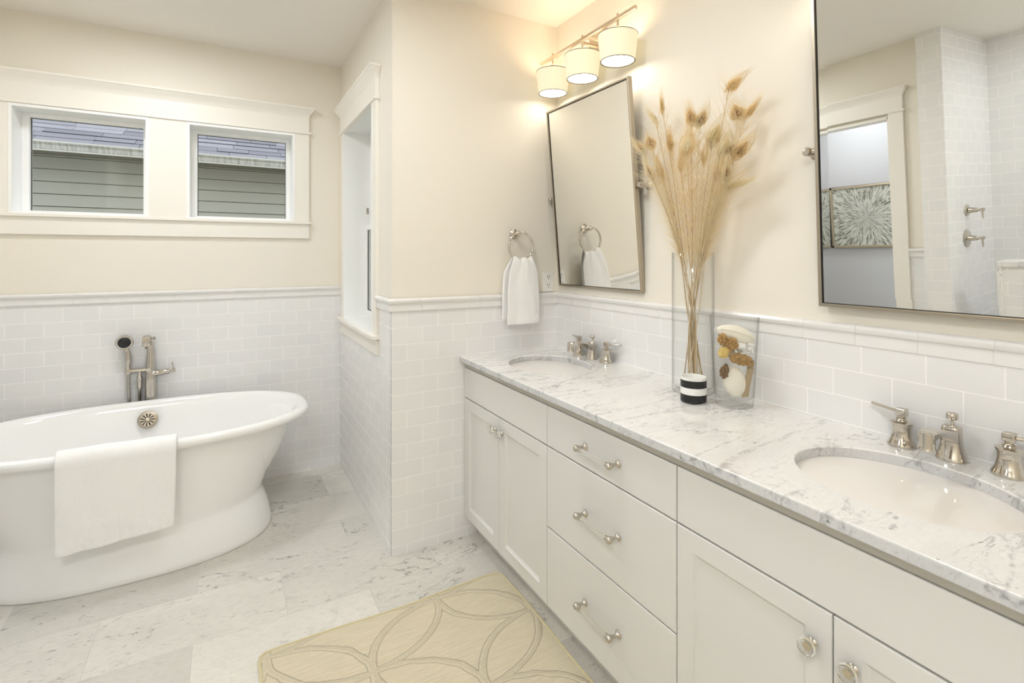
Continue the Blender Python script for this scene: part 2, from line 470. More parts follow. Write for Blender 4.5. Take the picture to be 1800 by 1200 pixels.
# shower
ssw = struct('wall_shower', MB().box(-1.97, -1.112, 1.532, 1.66, 0, CEIL).box(-1.97, -1.862, -.02, 1.532, 0, CEIL).box(-1.862, XL - .12, -.02, .10, 0, CEIL), M['paint'], smooth=False)
mk('tile_wainscot', MB().box(-1.855, -1.105, 1.525, 1.533, 0, CEIL).box(-1.855, XL - .12, .099, .106, 0, CEIL).box(XL - .004, -1.105, 1.659, 1.667, 0, CEIL), M['tile_shx'], ssw, smooth=False)
mk('tile_wainscot', MB().box(-1.863, -1.855, .10, 1.526, 0, CEIL).box(-1.113, -1.105, 1.533, 1.659, 0, CEIL), M['tile_left'], ssw, smooth=False)
pw = struct('wall_pony', MB().box(-1.215, -1.105, .106, 1.262, 0, 1.095), M['tile_left'], smooth=False)
mk('marble_cap', MB().box(-1.225, -1.095, .106, 1.285, 1.095, 1.13).box(-1.225, -1.095, 1.262, 1.285, 0, 1.095), M['counter'], pw, smooth=False, bevel=.003)
# hall beyond the door
struct('wall_hall', MB().box(-2.5, -2.4, 1.69, 3.74, 0, CEIL).box(-2.5, XL - .12, 3.72, 3.82, 0, CEIL).box(-2.5, -1.97, 1.59, 1.69, 0, CEIL).box(-2.4, XL - .121, 1.69, 1.70, 0, CEIL), M['hallpaint'], smooth=False)

# tile chair rail
RP = [(0, 0), (.010, 0), (.011, .010), (.009, .026), (.010, .034), (.017, .037), (.021, .043), (.022, .050), (.019, .057), (.012, .060), (0, .060)]
def rail(mb, p0, p1, nrm, m0=0, m1=0, cuts=.155):
    p0, p1, nrm = Vector(p0), Vector(p1), Vector(nrm); d = (p1 - p0).normalized()
    a = [p0 + nrm*q - d*(q*m0) + Vector((0,0,RAIL0+z)) for q, z in RP]
    b = [p1 + nrm*q + d*(q*m1) + Vector((0,0,RAIL0+z)) for q, z in RP]
    n = max(1, round((p1-p0).length/cuts)); rs = []
    for i in range(n + 1):
        ring = [a[k].lerp(b[k], i/n) for k in range(len(RP))]
        if 0 < i < n:
            rs.append([r - d*.0012 for r in ring]); c = p0.lerp(p1, i/n)
            rs.append([r - nrm*.0016 for r in ring]); rs.append([r + d*.0012 for r in ring])
        else: rs.append(ring)
    mb.rings(rs)
mb = MB(); rail(mb, (XL, F, 0), (S, F, 0), (0,-1,0), -1, 0); mk('chair_rail', mb, M['tile_plain'], wf, angle=30)
mb = MB(); rail(mb, (S, 2.575, 0), (S, E, 0), (-1,0,0), 0, 1); mk('chair_rail', mb, M['tile_plain'], ws, angle=30)
mb = MB(); rail(mb, (S, E, 0), (W, E, 0), (0,-1,0), 1, -1); mk('chair_rail', mb, M['tile_plain'], we, angle=30)
mb = MB(); rail(mb, (W, E, 0), (W, -1.2, 0), (-1,0,0), -1, 0); mk('chair_rail', mb, M['tile_plain'], wr, angle=30)
mb = MB(); rail(mb, (XL, 1.667, 0), (XL, 1.79, 0), (1,0,0)); rail(mb, (XL, 2.795, 0), (XL, F, 0), (1,0,0), 0, -1); mk('chair_rail', mb, M['tile_plain'], wl, angle=30)

# casings: head board with flared crown and bead, stool, apron
def crown(mb, axis, face, sgn, u0, u1, z0, z1, base=.022):
    prof = [(0, base), (.25, base + .004), (.45, base + .012), (.65, base + .024), (.80, base + .030), (.80, base + .034), (1, base + .036)]
    rs = []
    for t, o in prof:
        z = z0 + (z1 - z0)*t; e = o - base
        a0, a1, c = u0 - e, u1 + e, face + sgn*o
        q = [(a0, face), (a1, face), (a1, c), (a0, c)]
        rs.append([((u, v, z) if axis == 1 else (v, u, z)) for u, v in q])
    mb.rings(rs)
def bx(mb, axis, u0, u1, c0, c1, z0, z1):
    c0, c1 = min(c0, c1), max(c0, c1)
    if axis == 1: mb.box(u0, u1, c0, c1, z0, z1)
    else: mb.box(c0, c1, u0, u1, z0, z1)
def head(mb, axis, face, sgn, u0, u1, zb=2.223, zt=2.378):
    bx(mb, axis, u0 - .012, u1 + .012, face, face + sgn*.030, zb - .016, zb)
    bx(mb, axis, u0, u1, face, face + sgn*.022, zb, zb + .10)
    crown(mb, axis, face, sgn, u0, u1, zb + .09, zt)

fc = F + T
mb = MB()
head(mb, 1, fc, -1, -1.064, .477)
for u0, u1 in ((-1.064, W1[0]), (W1[1], W2[0]), (W2[1], .477)): mb.box(u0, u1, fc - .019, fc, W1[2] - .01, 2.21)
mb.box(-1.078, .491, fc - .034, fc, 1.618, 1.634)
mb.box(-1.064, .477, fc - .018, fc, 1.525, 1.618)
struct('trim_1', mb, M['trim'], smooth=False, bevel=.0015)
sc_ = S + T
mb = MB()
head(mb, 0, sc_, -1, 2.576, 3.485)
mb.box(sc_ - .019, sc_, 2.576, SWIN[0], 1.005, 2.21); mb.box(sc_ - .019, sc_, SWIN[1], 3.485, 1.005, 2.21)
mb.box(sc_ - .045, sc_, 2.555, 3.506, .990, 1.008); mb.box(sc_ - .018, sc_, 2.576, 3.485, .906, .990)
struct('trim_2', mb, M['trim'], smooth=False, bevel=.0015)
mb = MB()
head(mb, 0, XL, 1, 1.79, 2.795)
mb.box(XL, XL + .02, 1.79, DOOR[0], 0, 2.21); mb.box(XL, XL + .02, DOOR[1], 2.795, 0, 2.21)
mb.box(XL - .13, XL, DOOR[0] - .001, DOOR[0] + .015, 0, 2.185); mb.box(XL - .13, XL, DOOR[1] - .015, DOOR[1], 0, 2.185); mb.box(XL - .13, XL, DOOR[0], DOOR[1], 2.17, 2.19)
struct('trim_3', mb, M['trim'], smooth=False, bevel=.0015)
mb = MB().box(-2.4, -2.385, 1.70, 3.72, 0, .14)
struct('baseboard_hall', mb, M['trim'], smooth=False)

# windows
def fixed_window(nm, w):
    x0, x1, z0, z1 = w
    r = MB(); frame_ring(r, 1, x0 - .006, x1 + .006, z0 - .002, z1 + .006, .014, .014, .010, .016, F - .016, F + .19)
    root = struct(nm, r, M['sash'], smooth=False)
    a0, a1, b0, b1 = x0 + .008, x1 - .008, z0 + .008, z1 - .010
    fr = MB(); frame_ring(fr, 1, a0, a1, b0, b1, .034, .026, .017, .022, F + .125, F + .175)
    mk('window_frame', fr, M['sash'], root, smooth=False, bevel=.002)
    g = MB().box(a0 + .034, a1 - .026, F + .158, F + .161, b0 + .017, b1 - .022)
    mk('window_pane', g, M['pane'], root, smooth=False)
    gk = MB(); frame_ring(gk, 1, a0 + .0341, a1 - .0261, b0 + .0171, b1 - .0221, .003, .002, .001, .002, F + .150, F + .156)
    mk('gasket', gk, M['gap'], root, smooth=False)
fixed_window('window_1', W1); fixed_window('window_2', W2)
y0, y1, z0, z1 = SWIN
r = MB(); frame_ring(r, 0, y0 - .006, y1 + .006, z0 - .004, z1 + .006, .016, .016, .010, .016, S - .014, S + .19)
root = struct('window_3', r, M['sash'], smooth=False)
def sash(nm, x0, x1, zb, zt, rail_b):
    a0, a1 = y0 + .012, y1 - .012
    fr = frame_ring(MB(), 0, a0, a1, zb, zt, .045, .045, rail_b, .035, x0, x1)
    o = mk(nm, fr, M['sash'], root, smooth=False, bevel=.002)
    xm = (x0 + x1)/2
    mk('window_pane', MB().box(xm - .002, xm + .001, a0 + .04, a1 - .04, zb + rail_b - .004, zt - .03), M['pane'], o, smooth=False)
    mk('gasket', MB().box(x0 + .006, xm - .003, a1 - .049, a1 - .045, zb + rail_b, zt - .035).box(x0 + .006, xm - .003, a0 + .045, a1 - .045, zb + rail_b, zb + rail_b + .004), M['gap'], o, smooth=False)
    return o
sash('lower_sash', S + .125, S + .152, z0 + .006, 1.615, .05)
up = sash('upper_sash', S + .150, S + .175, 1.585, z1 - .012, .035)
mk('sash_lock', MB().box(S + .115, S + .130, 3.30, 3.32, 1.68, 1.72), M['nickel'], up, smooth=False, bevel=.002)

# ------------------------------------------------------------------ outside
struct('ground', MB().box(-14, 14, 3.75, 22, -.4, -.3).box(1.85, 14, -4, 3.75, -.4, -.3), m_plain('lawn', (.20,.22,.14), .9), smooth=False)
def m_siding():
    n = NT('lap_siding')
    p = n.pos(); c = n.mix(n.noise(p, 3, 4), (.64,.63,.55), (.58,.57,.49))
    d = n.ramp(n.noise(p, 26, 5, .7), [(.66, (0,0,0)), (.76, (1,1,1))])
    c = n.mix(n.math('MULTIPLY', d, .28), c, (.30,.29,.26))
    n.bsdf(c, .7); return n.done()
def m_shingle():
    n = NT('asphalt_shingle'); oi = n.n('ShaderNodeAttribute'); oi.attribute_name = 'tone'
    c = n.mix(oi.outputs['Fac'], (.29,.285,.315), (.50,.495,.535))
    c = n.mix(n.math('MULTIPLY', n.noise(n.pos(), 150, 2), .5), c, (.20,.19,.25))
    n.bsdf(c, .95); return n.done()
def m_gutter():
    n = NT('weathered_gutter')
    p = n.pos()
    st = n.noise(n.mapping(p, sc=(38, 1, 5)), 1.0, 4, .7)
    z = n.xyz()[2]
    f = n.ramp(st, [(.42, (0,0,0)), (.68, (1,1,1))])
    c = n.mix(n.math('MULTIPLY', f, .65), (.74,.72,.66), (.20,.19,.15))
    n.bsdf(c, .6); return n.done()
house = thing('neighbor_house', (-.4, 6.6, -.3), 'grey lap-sided house with shingled roof seen through the two small windows', 'house')
sd = MB(); z = -.3
PIT = .1226
for k in range(22):
    zb = 1.905 + PIT*(k - 17)
    sd.cur = 0
    sd.rings([[( -6, 6.582, zb), (5, 6.582, zb), (5, 6.70, zb), (-6, 6.70, zb)], [(-6, 6.60, zb + PIT - .006), (5, 6.60, zb + PIT - .006), (5, 6.70, zb + PIT - .006), (-6, 6.70, zb + PIT - .006)]])
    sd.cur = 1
    sd.box(-6, 5, 6.5995, 6.70, zb + PIT - .0062, zb + PIT + .001)  # dark strip paints the shade line under each lap
mk('siding', sd, [m_siding(), m_plain('siding_lap_shadow', (.10,.09,.075), .9)], house, smooth=False)
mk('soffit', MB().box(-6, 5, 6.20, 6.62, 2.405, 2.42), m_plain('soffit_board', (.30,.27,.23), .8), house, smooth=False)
gt = MB(); gp = [(6.205, 2.385), (6.135, 2.385), (6.125, 2.395), (6.118, 2.43), (6.10, 2.445), (6.10, 2.462), (6.112, 2.462), (6.112, 2.452), (6.205, 2.452)]
gt.rings([[(-6, a, b) for a, b in gp], [(5, a, b) for a, b in gp]])
g_o = mk('gutter', gt, m_gutter(), house, smooth=False)
lipm = m_plain('gutter_lip', (.80,.78,.72), .6)
mk('gutter_lip', MB().box(-6, 5, 6.096, 6.112, 2.452, 2.466).box(-6, 5, 6.122, 6.14, 2.376, 2.387), lipm, g_o, smooth=False)
# roof: rows of shingles, one mesh
rf = MB(); tones = []
sl = math.atan(6/12.); ex = .15
for k in range(16):
    b0 = (6.16 + ex*k*math.cos(sl), 2.462 + ex*k*math.sin(sl)); xx = -4.0 - random.random()*.2
    while xx < 3.0:
        w_ = random.uniform(.24, .46); th_ = random.choice([.006, .008, .012])
        y_a, z_a = b0; L_ = ex + .03
        ny, nz = -math.sin(sl), math.cos(sl)
        ya2, za2 = y_a + L_*math.cos(sl), z_a + L_*math.sin(sl)
        g_ = .002
        vs = []
        for x_ in (xx + g_, xx + w_ - g_):
            vs += [(x_, y_a, z_a), (x_, y_a + ny*th_, z_a + nz*th_), (x_, ya2 + ny*.003, za2 + nz*.003), (x_, ya2, za2)]
        rf.cur = 0; rf.add(vs, [(0,1,2,3), (7,6,5,4), (1,5,6,2), (2,6,7,3), (3,7,4,0)])
        rf.cur = 1; rf.add([vs[0], vs[4], vs[5], vs[1]], [(0,1,2,3)]); rf.cur = 0  # butt face coloured dark as the shadow line between rows
        tones += [random.random()]*8 + [0]*4
        xx += w_
rf.box(-6, 5, 6.16, 6.17, 2.43, 2.46); tones += [0]*8
ro = mk('roof', rf, [m_shingle(), m_plain('shingle_shadow', (.05,.05,.06), .95)], house, smooth=False, weld=False)
at = ro.data.attributes.new('tone', 'FLOAT', 'POINT')
for i, t_ in enumerate(tones): at.data[i].value = t_
mk('roof_deck', MB().add([(-6, 6.17, 2.455), (5, 6.17, 2.455), (5, 10, 2.455 + 3.83*.5), (-6, 10, 2.455 + 3.83*.5), (-6, 6.17, 2.43), (5, 6.17, 2.43), (5, 10, 2.42 + 3.83*.5), (-6, 10, 2.42 + 3.83*.5)], [(0,1,2,3), (4,7,6,5), (0,4,5,1), (1,5,6,2), (2,6,7,3), (3,7,4,0)]), m_plain('roof_felt', (.05,.05,.06), .9), house, smooth=False)

# ------------------------------------------------------------------ vanity
XF = 1.045        # door faces
def shaker(parent, y0, y1, z0, z1, name='door'):
    mb = MB(); fw = .052; t = .019
    xs = XF
    # frame with recessed panel and small inner slope
    o = [(xs, y0, z0), (xs, y1, z0), (xs, y1, z1), (xs, y0, z1)]
    def rect(i, x): return [(x, y0+i, z0+i), (x, y1-i, z0+i), (x, y1-i, z1-i), (x, y0+i, z1-i)]
    mb.rings([rect(0, xs + t), rect(0, xs + .0015), rect(.0015, xs), rect(fw, xs), rect(fw + .004, xs + .005), rect(fw + .011, xs + .0095)], True, True)
    return mk(name, mb, M['cab'], parent, smooth=False, angle=30)
def slab(parent, y0, y1, z0, z1, name):
    mb = MB(); t = .019
    def rect(i, x): return [(x, y0+i, z0+i), (x, y1-i, z0+i), (x, y1-i, z1-i), (x, y0+i, z1-i)]
    mb.rings([rect(0, XF + t), rect(0, XF + .002), rect(.002, XF)], True, True)
    return mk(name, mb, M['cab'], parent, smooth=False)
def knob(parent, y, z):
    R = Matrix.Translation((XF, y, z)) @ Matrix.Rotation(-math.pi/2, 4, 'Y')
    k = MB().lathe([(.0105, 0), (.0115, .002), (.008, .005), (.006, .010), (.0075, .0145), (.0085, .0160)], 24, R)
    o = mk('knob', k, M['nickel'], parent)
    d = MB().lathe([(0, .0166), (.0155, .0166), (.017, .019), (.017, .0265), (.0155, .029), (0, .0295)], 28, R)
    tag(mk('knob_disc', d, M['acrylic'], o), 'clear acrylic disc')
    return o
def pull(parent, ya, yb, z):
    xr = XF - .037
    for y in (ya, yb):
        mb = MB()
        R = Matrix.Translation((XF, y, z)) @ Matrix.Rotation(-math.pi/2, 4, 'Y')
        mb.lathe([(.0125, 0), (.0125, .002), (.010, .004), (.006, .008), (.005, .016), (.0062, .022), (.0085, .027), (.009, .03)], 20, R)
        mb.ball((xr, y, z), .0115, 20, 12)
        sg = 1 if y < (ya + yb)/2 else -1
        mb.tube([(xr, y + sg*.006, z), (xr, y + sg*.017, z)], [.0085, .0078], 16)
        tag(mk('handle_post', mb, M['nickel'], parent), 'polished nickel handle post')
    tag(mk('handle_rod', MB().tube([(xr, min(ya, yb) + .012, z), (xr, max(ya, yb) - .012, z)], .0062, 16), M['acrylic'], parent), 'clear acrylic handle rod')
def carcass(parent, y0, y1):
    mb = MB()
    xb = XF + .021
    mb.box(xb, W - T - .001, y0, y1, .105, .12)
    mb.box(xb, W - T - .001, y0, y0 + .018, .105, .868).box(xb, W - T - .001, y1 - .018, y1, .105, .868)
    mb.box(W - T - .02, W - T - .001, y0, y1, .105, .868)
    mb.box(xb, xb + .02, y0, y1, .115, .868)
    body = mk('body', mb, M['cab'], parent, smooth=False)
    mk('toe_kick', MB().box(1.121, 1.14, y0, y1, 0, .105), M['cab'], parent, smooth=False)
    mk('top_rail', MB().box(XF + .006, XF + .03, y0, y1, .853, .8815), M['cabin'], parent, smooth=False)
    return body
YA, YB, YC, YD = E - .002, 1.584, .958, .165
g = .0016
c1 = thing('vanity_cabinet', (1.33, (YA+YB)/2, 0), 'white two-door sink cabinet at the far end of the vanity', 'cabinet')
carcass(c1, YB, YA); slab(c1, YB + g, YA - .003, .704, .851, 'false_front')
d = shaker(c1, 1.968 + g, YA - .003, .106, .699); knob(d, 2.000, .640)
d = shaker(c1, YB + g, 1.968 - g, .106, .699); knob(d, 1.937, .640)
c2 = thing('drawer_cabinet', (1.33, (YB+YC)/2, 0), 'white three-drawer cabinet in the middle of the vanity', 'cabinet')
carcass(c2, YC, YB)
for z0_, z1_, zh in ((.704, .851, .775), (.403, .699, .552), (.106, .398, .254)):
    d = slab(c2, YC + g + .001, YB - g, z0_, z1_, 'drawer'); pull(d, 1.352, 1.188, zh)
c3 = thing('vanity_cabinet', (1.33, (YC+YD)/2, 0), 'white two-door sink cabinet at the near end of the vanity', 'cabinet')
carcass(c3, YD, YC); slab(c3, YD + g, YC - g, .704, .851, 'false_front')
d = shaker(c3, .560 + g, YC - g, .106, .699); knob(d, .599, .620)
d = shaker(c3, YD + g, .560 - g, .106, .699); knob(d, .522, .620)

# countertop with two oval holes
SINKS = [(1.312, 1.967), (1.312, .555)]
AX, AY = .178, .218
ct = MB(); cx0, cx1, cyA, cyB, ZT, ZB = 1.020, W - T - .0005, YD - .02, E - .0005, .908, .882
N = 96
def sinkpatch(cx, cy, ya, yb):
    import itertools
    inner, outer = [], []
    for j in range(N):
        a = 2*math.pi*j/N; dx, dy = math.cos(a), math.sin(a)
        inner.append((cx + AX*dx, cy + AY*dy))
        # ray to rectangle in scaled direction
        ex_, ey_ = AX*dx, AY*dy
        t = min(((cx1 - .004 - cx)/ex_ if ex_ > 1e-9 else 1e9), ((cx0 + .004 - cx)/ex_ if ex_ < -1e-9 else 1e9), ((yb - cy)/ey_ if ey_ > 1e-9 else 1e9), ((ya - cy)/ey_ if ey_ < -1e-9 else 1e9))
        outer.append((cx + ex_*t, cy + ey_*t))
    # snap nearest samples to the corners
    for c in ((cx1 - .004, yb), (cx0 + .004, yb), (cx1 - .004, ya), (cx0 + .004, ya)):
        k = min(range(N), key=lambda q: (outer[q][0]-c[0])**2 + (outer[q][1]-c[1])**2); outer[k] = c
    r0 = [(x, y, ZT) for x, y in outer]
    r1 = [(cx + (x-cx)*(1 + .003/AX), cy + (y-cy)*(1 + .003/AY), ZT) for x, y in inner]
    r2 = [(x, y, ZT - .003) for x, y in inner]
    r3 = [(x, y, ZB) for x, y in inner]
    r4 = [(x, y, ZB) for x, y in outer]
    ct.cur = 0; ct.rings([r0, r1, r2], False, False)
    ct.cur = 1; ct.rings([r2, r3], False, False)
    ct.cur = 0; ct.rings([r3, r4], False, False)
ym = 1.25
sinkpatch(*SINKS[1], cyA, ym); sinkpatch(*SINKS[0], ym, cyB)
# eased front edge, back edge and ends
fe = [(cx0 + .004, ZT), (cx0 + .0012, ZT - .0012), (cx0, ZT - .004), (cx0, ZB + .003), (cx0 + .003, ZB), (cx0 + .004, ZB)]
ct.rings([[(x, cyA, z) for x, z in fe[:2]], [(x, cyB, z) for x, z in fe[:2]]], False, False, False)
ct.cur = 1; ct.rings([[(x, cyA, z) for x, z in fe[1:]], [(x, cyB, z) for x, z in fe[1:]]], True, True, False); ct.cur = 0
ct.box(cx1 - .004, cx1, cyA, cyB, ZB, ZT)
cto = mk('countertop', ct, [M['counter'], M['edge']], None, smooth=False, angle=30)
tag(cto, 'long white marble countertop with grey veins over the vanity cabinets', 'countertop')

def sink(cx, cy, label):
    t = thing('sink', (cx, cy, .74), label, 'sink', 'undermount sinks in the marble counter')
    mb = MB(); rs = []
    prof = [(1.10, .8815), (1.015, .8815), (1.0, .876), (.985, .860), (.955, .82), (.90, .785), (.78, .755), (.55, .742), (.25, .736), (.09, .734)]
    for s, z in prof: rs.append([(cx + AX*s*math.cos(2*math.pi*j/64)*1.005, cy + AY*s*math.sin(2*math.pi*j/64)*1.005, z) for j in range(64)])
    for s, z in [(.09, .722), (.6, .73), (.98, .775), (1.10, .86)]: rs.append([(cx + AX*s*math.cos(2*math.pi*j/64), cy + AY*s*math.sin(2*math.pi*j/64), z) for j in range(64)])
    mb.rings(rs, True, True)
    mk('bowl', mb, M['sinkporc'], t, angle=70)
    mk('drain', MB().lathe([(0, .004), (.016, .004), (.021, .002), (.022, 0), (0, 0)], 24, Matrix.Translation((cx, cy, .7335))), M['nickel'], t)
    return t
sink(*SINKS[0], 'oval white undermount sink at the far end of the counter by the towel ring')
sink(*SINKS[1], 'oval white undermount sink at the near end below the large mirror')

# widespread faucet
def faucet(cy, label):
    x, z = 1.563, ZT
    t = thing('faucet', (x, cy, z), label, 'faucet', 'polished nickel widespread faucets')
    # spout: flared square-ish base rising into a flat arm that curls over to a round outlet
    mb = MB()
    def rrect(c, hx, hy, zz, n=28, p=4.0):
        out = []
        for j in range(n):
            a = 2*math.pi*j/n; ca, sa = math.cos(a), math.sin(a)
            rr = (abs(ca)**p + abs(sa)**p)**(-1/p)
            out.append((c + hx*ca*rr, cy + hy*sa*rr, zz))
        return out
    lv = [(0, .031, .0315, 2.2), (.003, .031, .0315, 2.2), (.010, .028, .029, 2.3), (.022, .0235, .025, 2.5), (.036, .0195, .0215, 3), (.050, .0175, .0195, 3.5), (.066, .0175, .0190, 4), (.080, .0172, .0185, 4), (.0825, .0155, .017, 4)]
    mb.rings([rrect(x, a, b, z + h, 28, p) for h, a, b, p in lv])
    # arm: rectangular section along a curve
    path = [(x + .012, .058, .020), (x - .012, .060, .017), (x - .038, .068, .0105), (x - .066, .0775, .0080), (x - .097, .0835, .0070), (x - .122, .0835, .0082), (x - .137, .0785, .0115)]
    rs = []
    for px_, hz, th in path:
        hw = .0165 if px_ < x - .05 else .0175
        rs.append([(px_, cy - hw, z + hz - th), (px_, cy + hw, z + hz - th), (px_, cy + hw, z + hz + th - .004), (px_, cy + hw - .004, z + hz + th), (px_, cy - hw + .004, z + hz + th), (px_, cy - hw, z + hz + th - .004)])
    mb.rings(rs)
    OUT = Matrix.Translation((x - .130, cy, z + .047)) 
    mb.lathe([(.0, 0), (.0170, 0), (.0180, .002), (.0170, .005), (.0160, .010), (.0160, .036), (.0150, .042), (0, .0435)], 28, OUT)
    sp = mk('spout', mb, M['nickel'], t, angle=35)
    mk('lift_knob', MB().lathe([(.012, 0), (.011, .003), (.004, .004), (.0032, .014), (.006, .016), (.011, .018), (.012, .021), (.012, .030), (.010, .033), (0, .0338)], 24, Matrix.Translation((x + .002, cy, z + .0815))), M['nickel'], sp)
    for sg in (1, -1):
        hy = cy + sg*.106; B = Matrix.Translation((x, hy, z))
        hb = MB().lathe([(.0325, 0), (.033, .003), (.0315, .008), (.027, .016), (.0235, .026), (.0215, .038), (.0215, .048), (.0235, .055), (.0262, .060), (.0262, .0625), (.020, .0645), (.014, .066), (.0125, .069), (.014, .071), (.0125, .073), (.009, .075), (.009, .079)], 36, B)
        ho = mk('handle', hb, M['nickel'], t)
        lv_ = MB().box(x - .0115, x + .0115, hy - .0115, hy + .0115, z + .078, z + .098)
        lv_.rings([[(x - .0065, hy + sg*.011, z + .0845), (x + .0065, hy + sg*.011, z + .0845), (x + .0065, hy + sg*.011, z + .0925), (x - .0065, hy + sg*.011, z + .0925)],
                   [(x + .006, hy + sg*.055, z + .0858), (x + .017, hy + sg*.055, z + .0858), (x + .017, hy + sg*.055, z + .0938), (x + .006, hy + sg*.055, z + .0938)],
                   [(x + .015, hy + sg*.082, z + .0870), (x + .026, hy + sg*.082, z + .0870), (x + .026, hy + sg*.082, z + .0948), (x + .015, hy + sg*.082, z + .0948)]])
        mk('lever', lv_, M['nickel'], ho, smooth=False, bevel=.003)
    return t
fa = faucet(1.967, 'polished nickel faucet with two lever handles behind the far sink')
dup_tree(fa, None, (0, .555 - 1.967, 0), 'polished nickel faucet with two lever handles behind the near sink')

# ------------------------------------------------------------------ pivot mirrors
def pivot_mirror(y0, y1, xb, zb, h, slope, label):
    a = math.atan(slope)
    pv = Vector((xb, (y0+y1)/2, zb)); t = thing('wall_mirror', (W, (y0+y1)/2, zb + h/2), label, 'mirror', 'nickel framed pivot mirrors')
    # local frame: u = -n (towards room), v = up the mirror
    up_ = Vector((-math.sin(a), 0, math.cos(a))); out = Vector((-math.cos(a), 0, -math.sin(a)))
    def P(y, v, d): return Vector((xb, y, zb)) + up_*v + out*d
    fw, dp = .0095, .024
    mb = MB()
    def rct(i, d): return [P(y1 - i, i, d), P(y0 + i, i, d), P(y0 + i, h - i, d), P(y1 - i, h - i, d)]
    mb.rings([rct(0, -dp), rct(0, -.001), rct(.001, 0), rct(fw - .001, 0), rct(fw, -.001), rct(fw, -.008)], False, False)
    mb.rings([rct(0, -dp), rct(.02, -dp)], False, False)
    mk('frame', mb, M['brushed'], t, smooth=False)
    mk('backing', MB().rings([rct(.004, -dp + .001), rct(.004, -dp + .004)]), M['gap'], t, smooth=False)
    mk('liner', MB().rings([rct(fw - .0004, -.0025), rct(fw + .0018, -.0025), rct(fw + .0018, -.0050), rct(fw - .0004, -.0050), rct(fw - .0004, -.0025)], False, False), M['gap'], t, smooth=False)
    bw, bd = .027, .00045
    gm = MB(); e = fw - .002
    i0, i1 = rct(e, -.0060 - bd), rct(fw + bw, -.0060)
    gm.rings([i0, i1], False, True)
    mk('mirror_glass', gm, M['mirror'], t, smooth=False)
    pc = P(0, h*.5, -dp*.5); xp, zp = pc.x, pc.z
    for ye, sg in ((y1, 1), (y0, -1)):
        yp = ye + sg*.026
        R = Matrix.Translation((W, yp, zp)) @ Matrix.Rotation(-math.pi/2, 4, 'Y')
        L = W - xp + .012
        mb = MB().lathe([(.021, 0), (.021, .004), (.018, .007), (.012, .010), (.0095, .014), (.009, L - .026), (.0125, L - .022), (.0125, L - .010), (.0135, L - .008), (.0135, L - .003), (.010, L + .002), (0, L + .003)], 28, R)
        mb.tube([(xp, yp, zp), (xp, ye, zp)], .0065, 14)
        mk('pivot_post', mb, M['satin'], t)
    return t
pivot_mirror(1.657, 2.297, 1.592, 1.247, .945, .0885, 'tilted nickel framed mirror below the lit three-shade sconce')
pivot_mirror(.243, .884, 1.573, 1.258, .945, .0462, 'large nickel framed mirror at right reflecting the doorway and shower')

# ------------------------------------------------------------------ sconces
def sconce(cy, label):
    xb, zb = 1.503, 2.459
    t = thing('wall_sconce', (W, cy, zb), label, 'wall lamp', 'three-shade vanity sconces')
    mk('bar', MB().box(xb - .0065, xb + .0065, cy - .370, cy + .370, zb - .008, zb + .008), M['nickelw'], t, smooth=False, bevel=.0015)
    bp = MB().box(W - .022, W, cy - .06, cy + .06, zb - .058, zb + .058)
    mk('backplate', bp, M['nickelw'], t, smooth=False, bevel=.004)
    for dy in (-.03, .03): mk('arm', MB().box(xb - .002, W - .02, cy + dy - .005, cy + dy + .005, zb - .006, zb + .006), M['nickelw'], t, smooth=False, bevel=.001)
    for dy in (-.254, 0, .254):
        y = cy + dy
        zs0, zs1, r0, r1 = 2.266, 2.383, .0745, .0875
        sh = MB(); n_ = 48
        sh.cur = 0
        def ring(r, zz): return [(xb + r*math.cos(2*math.pi*j/n_), y + r*math.sin(2*math.pi*j/n_), zz) for j in range(n_)]
        def rr(zz): return r0 + (r1 - r0)*(zz - zs0)/(zs1 - zs0)
        sh.rings([ring(rr(zs0 + .003), zs0 + .003), ring(rr(zs1 - .003), zs1 - .003)], False, False)
        sh.cur = 1
        sh.rings([ring(r1 - .003, zs1), ring(r0 - .003, zs0 + .012)], False, False)
        sh.cur = 2
        sh.rings([ring(rr(zs0 + .003), zs0 + .003), ring(r0 + .0012, zs0 + .0025), ring(r0 + .0008, zs0), ring(r0 - .002, zs0 - .0004), ring(r0 - .004, zs0 + .002), ring(r0 - .003, zs0 + .012)], False, False)
        sh.rings([ring(rr(zs1 - .003), zs1 - .003), ring(r1 + .0012, zs1 - .0015), ring(r1 - .001, zs1 + .0005), ring(r1 - .003, zs1)], False, False)
        so = mk('lamp_shade', sh, [M['shade'], M['shade_in'], M['shade_hem']], t, weld=False)
        mk('diffuser', MB().lathe([(0, 0), (r0 - .004, 0), (r0 - .004, .002), (0, .002)], 40, Matrix.Translation((xb, y, zs0 + .004))), M['diff'], so)
        mk('post', MB().tube([(xb, y, zb + .020), (xb, y, zs1 - .03)], .0058, 14), M['nickelw'], so)
        mk('crystal_ball', MB().ball((xb, y, zs1 + .021), .0200, 24, 14), M['acrylic'], so)
        mk('shade_holder', MB().lathe([(.024, 0), (.030, -.004), (.030, -.02), (.02, -.03), (0, -.03)], 24, Matrix.Translation((xb, y, zs1 - .005))).tube([(xb - r1 + .002, y, zs1 - .006), (xb + r1 - .002, y, zs1 - .006)], .0015, 6).tube([(xb, y - r1 + .002, zs1 - .006), (xb, y + r1 - .002, zs1 - .006)], .0015, 6), M['nickelw'], so)
    return t
M['nickelw'] = m_metal('warm_nickel', (.80, .68, .55), .12)
s1 = sconce(1.967, 'nickel bar sconce with three lit white drum shades above the tilted mirror')
dup_tree(s1, None, (0, .563 - 1.967, 0), 'nickel bar sconce with three lit drum shades above the large mirror')

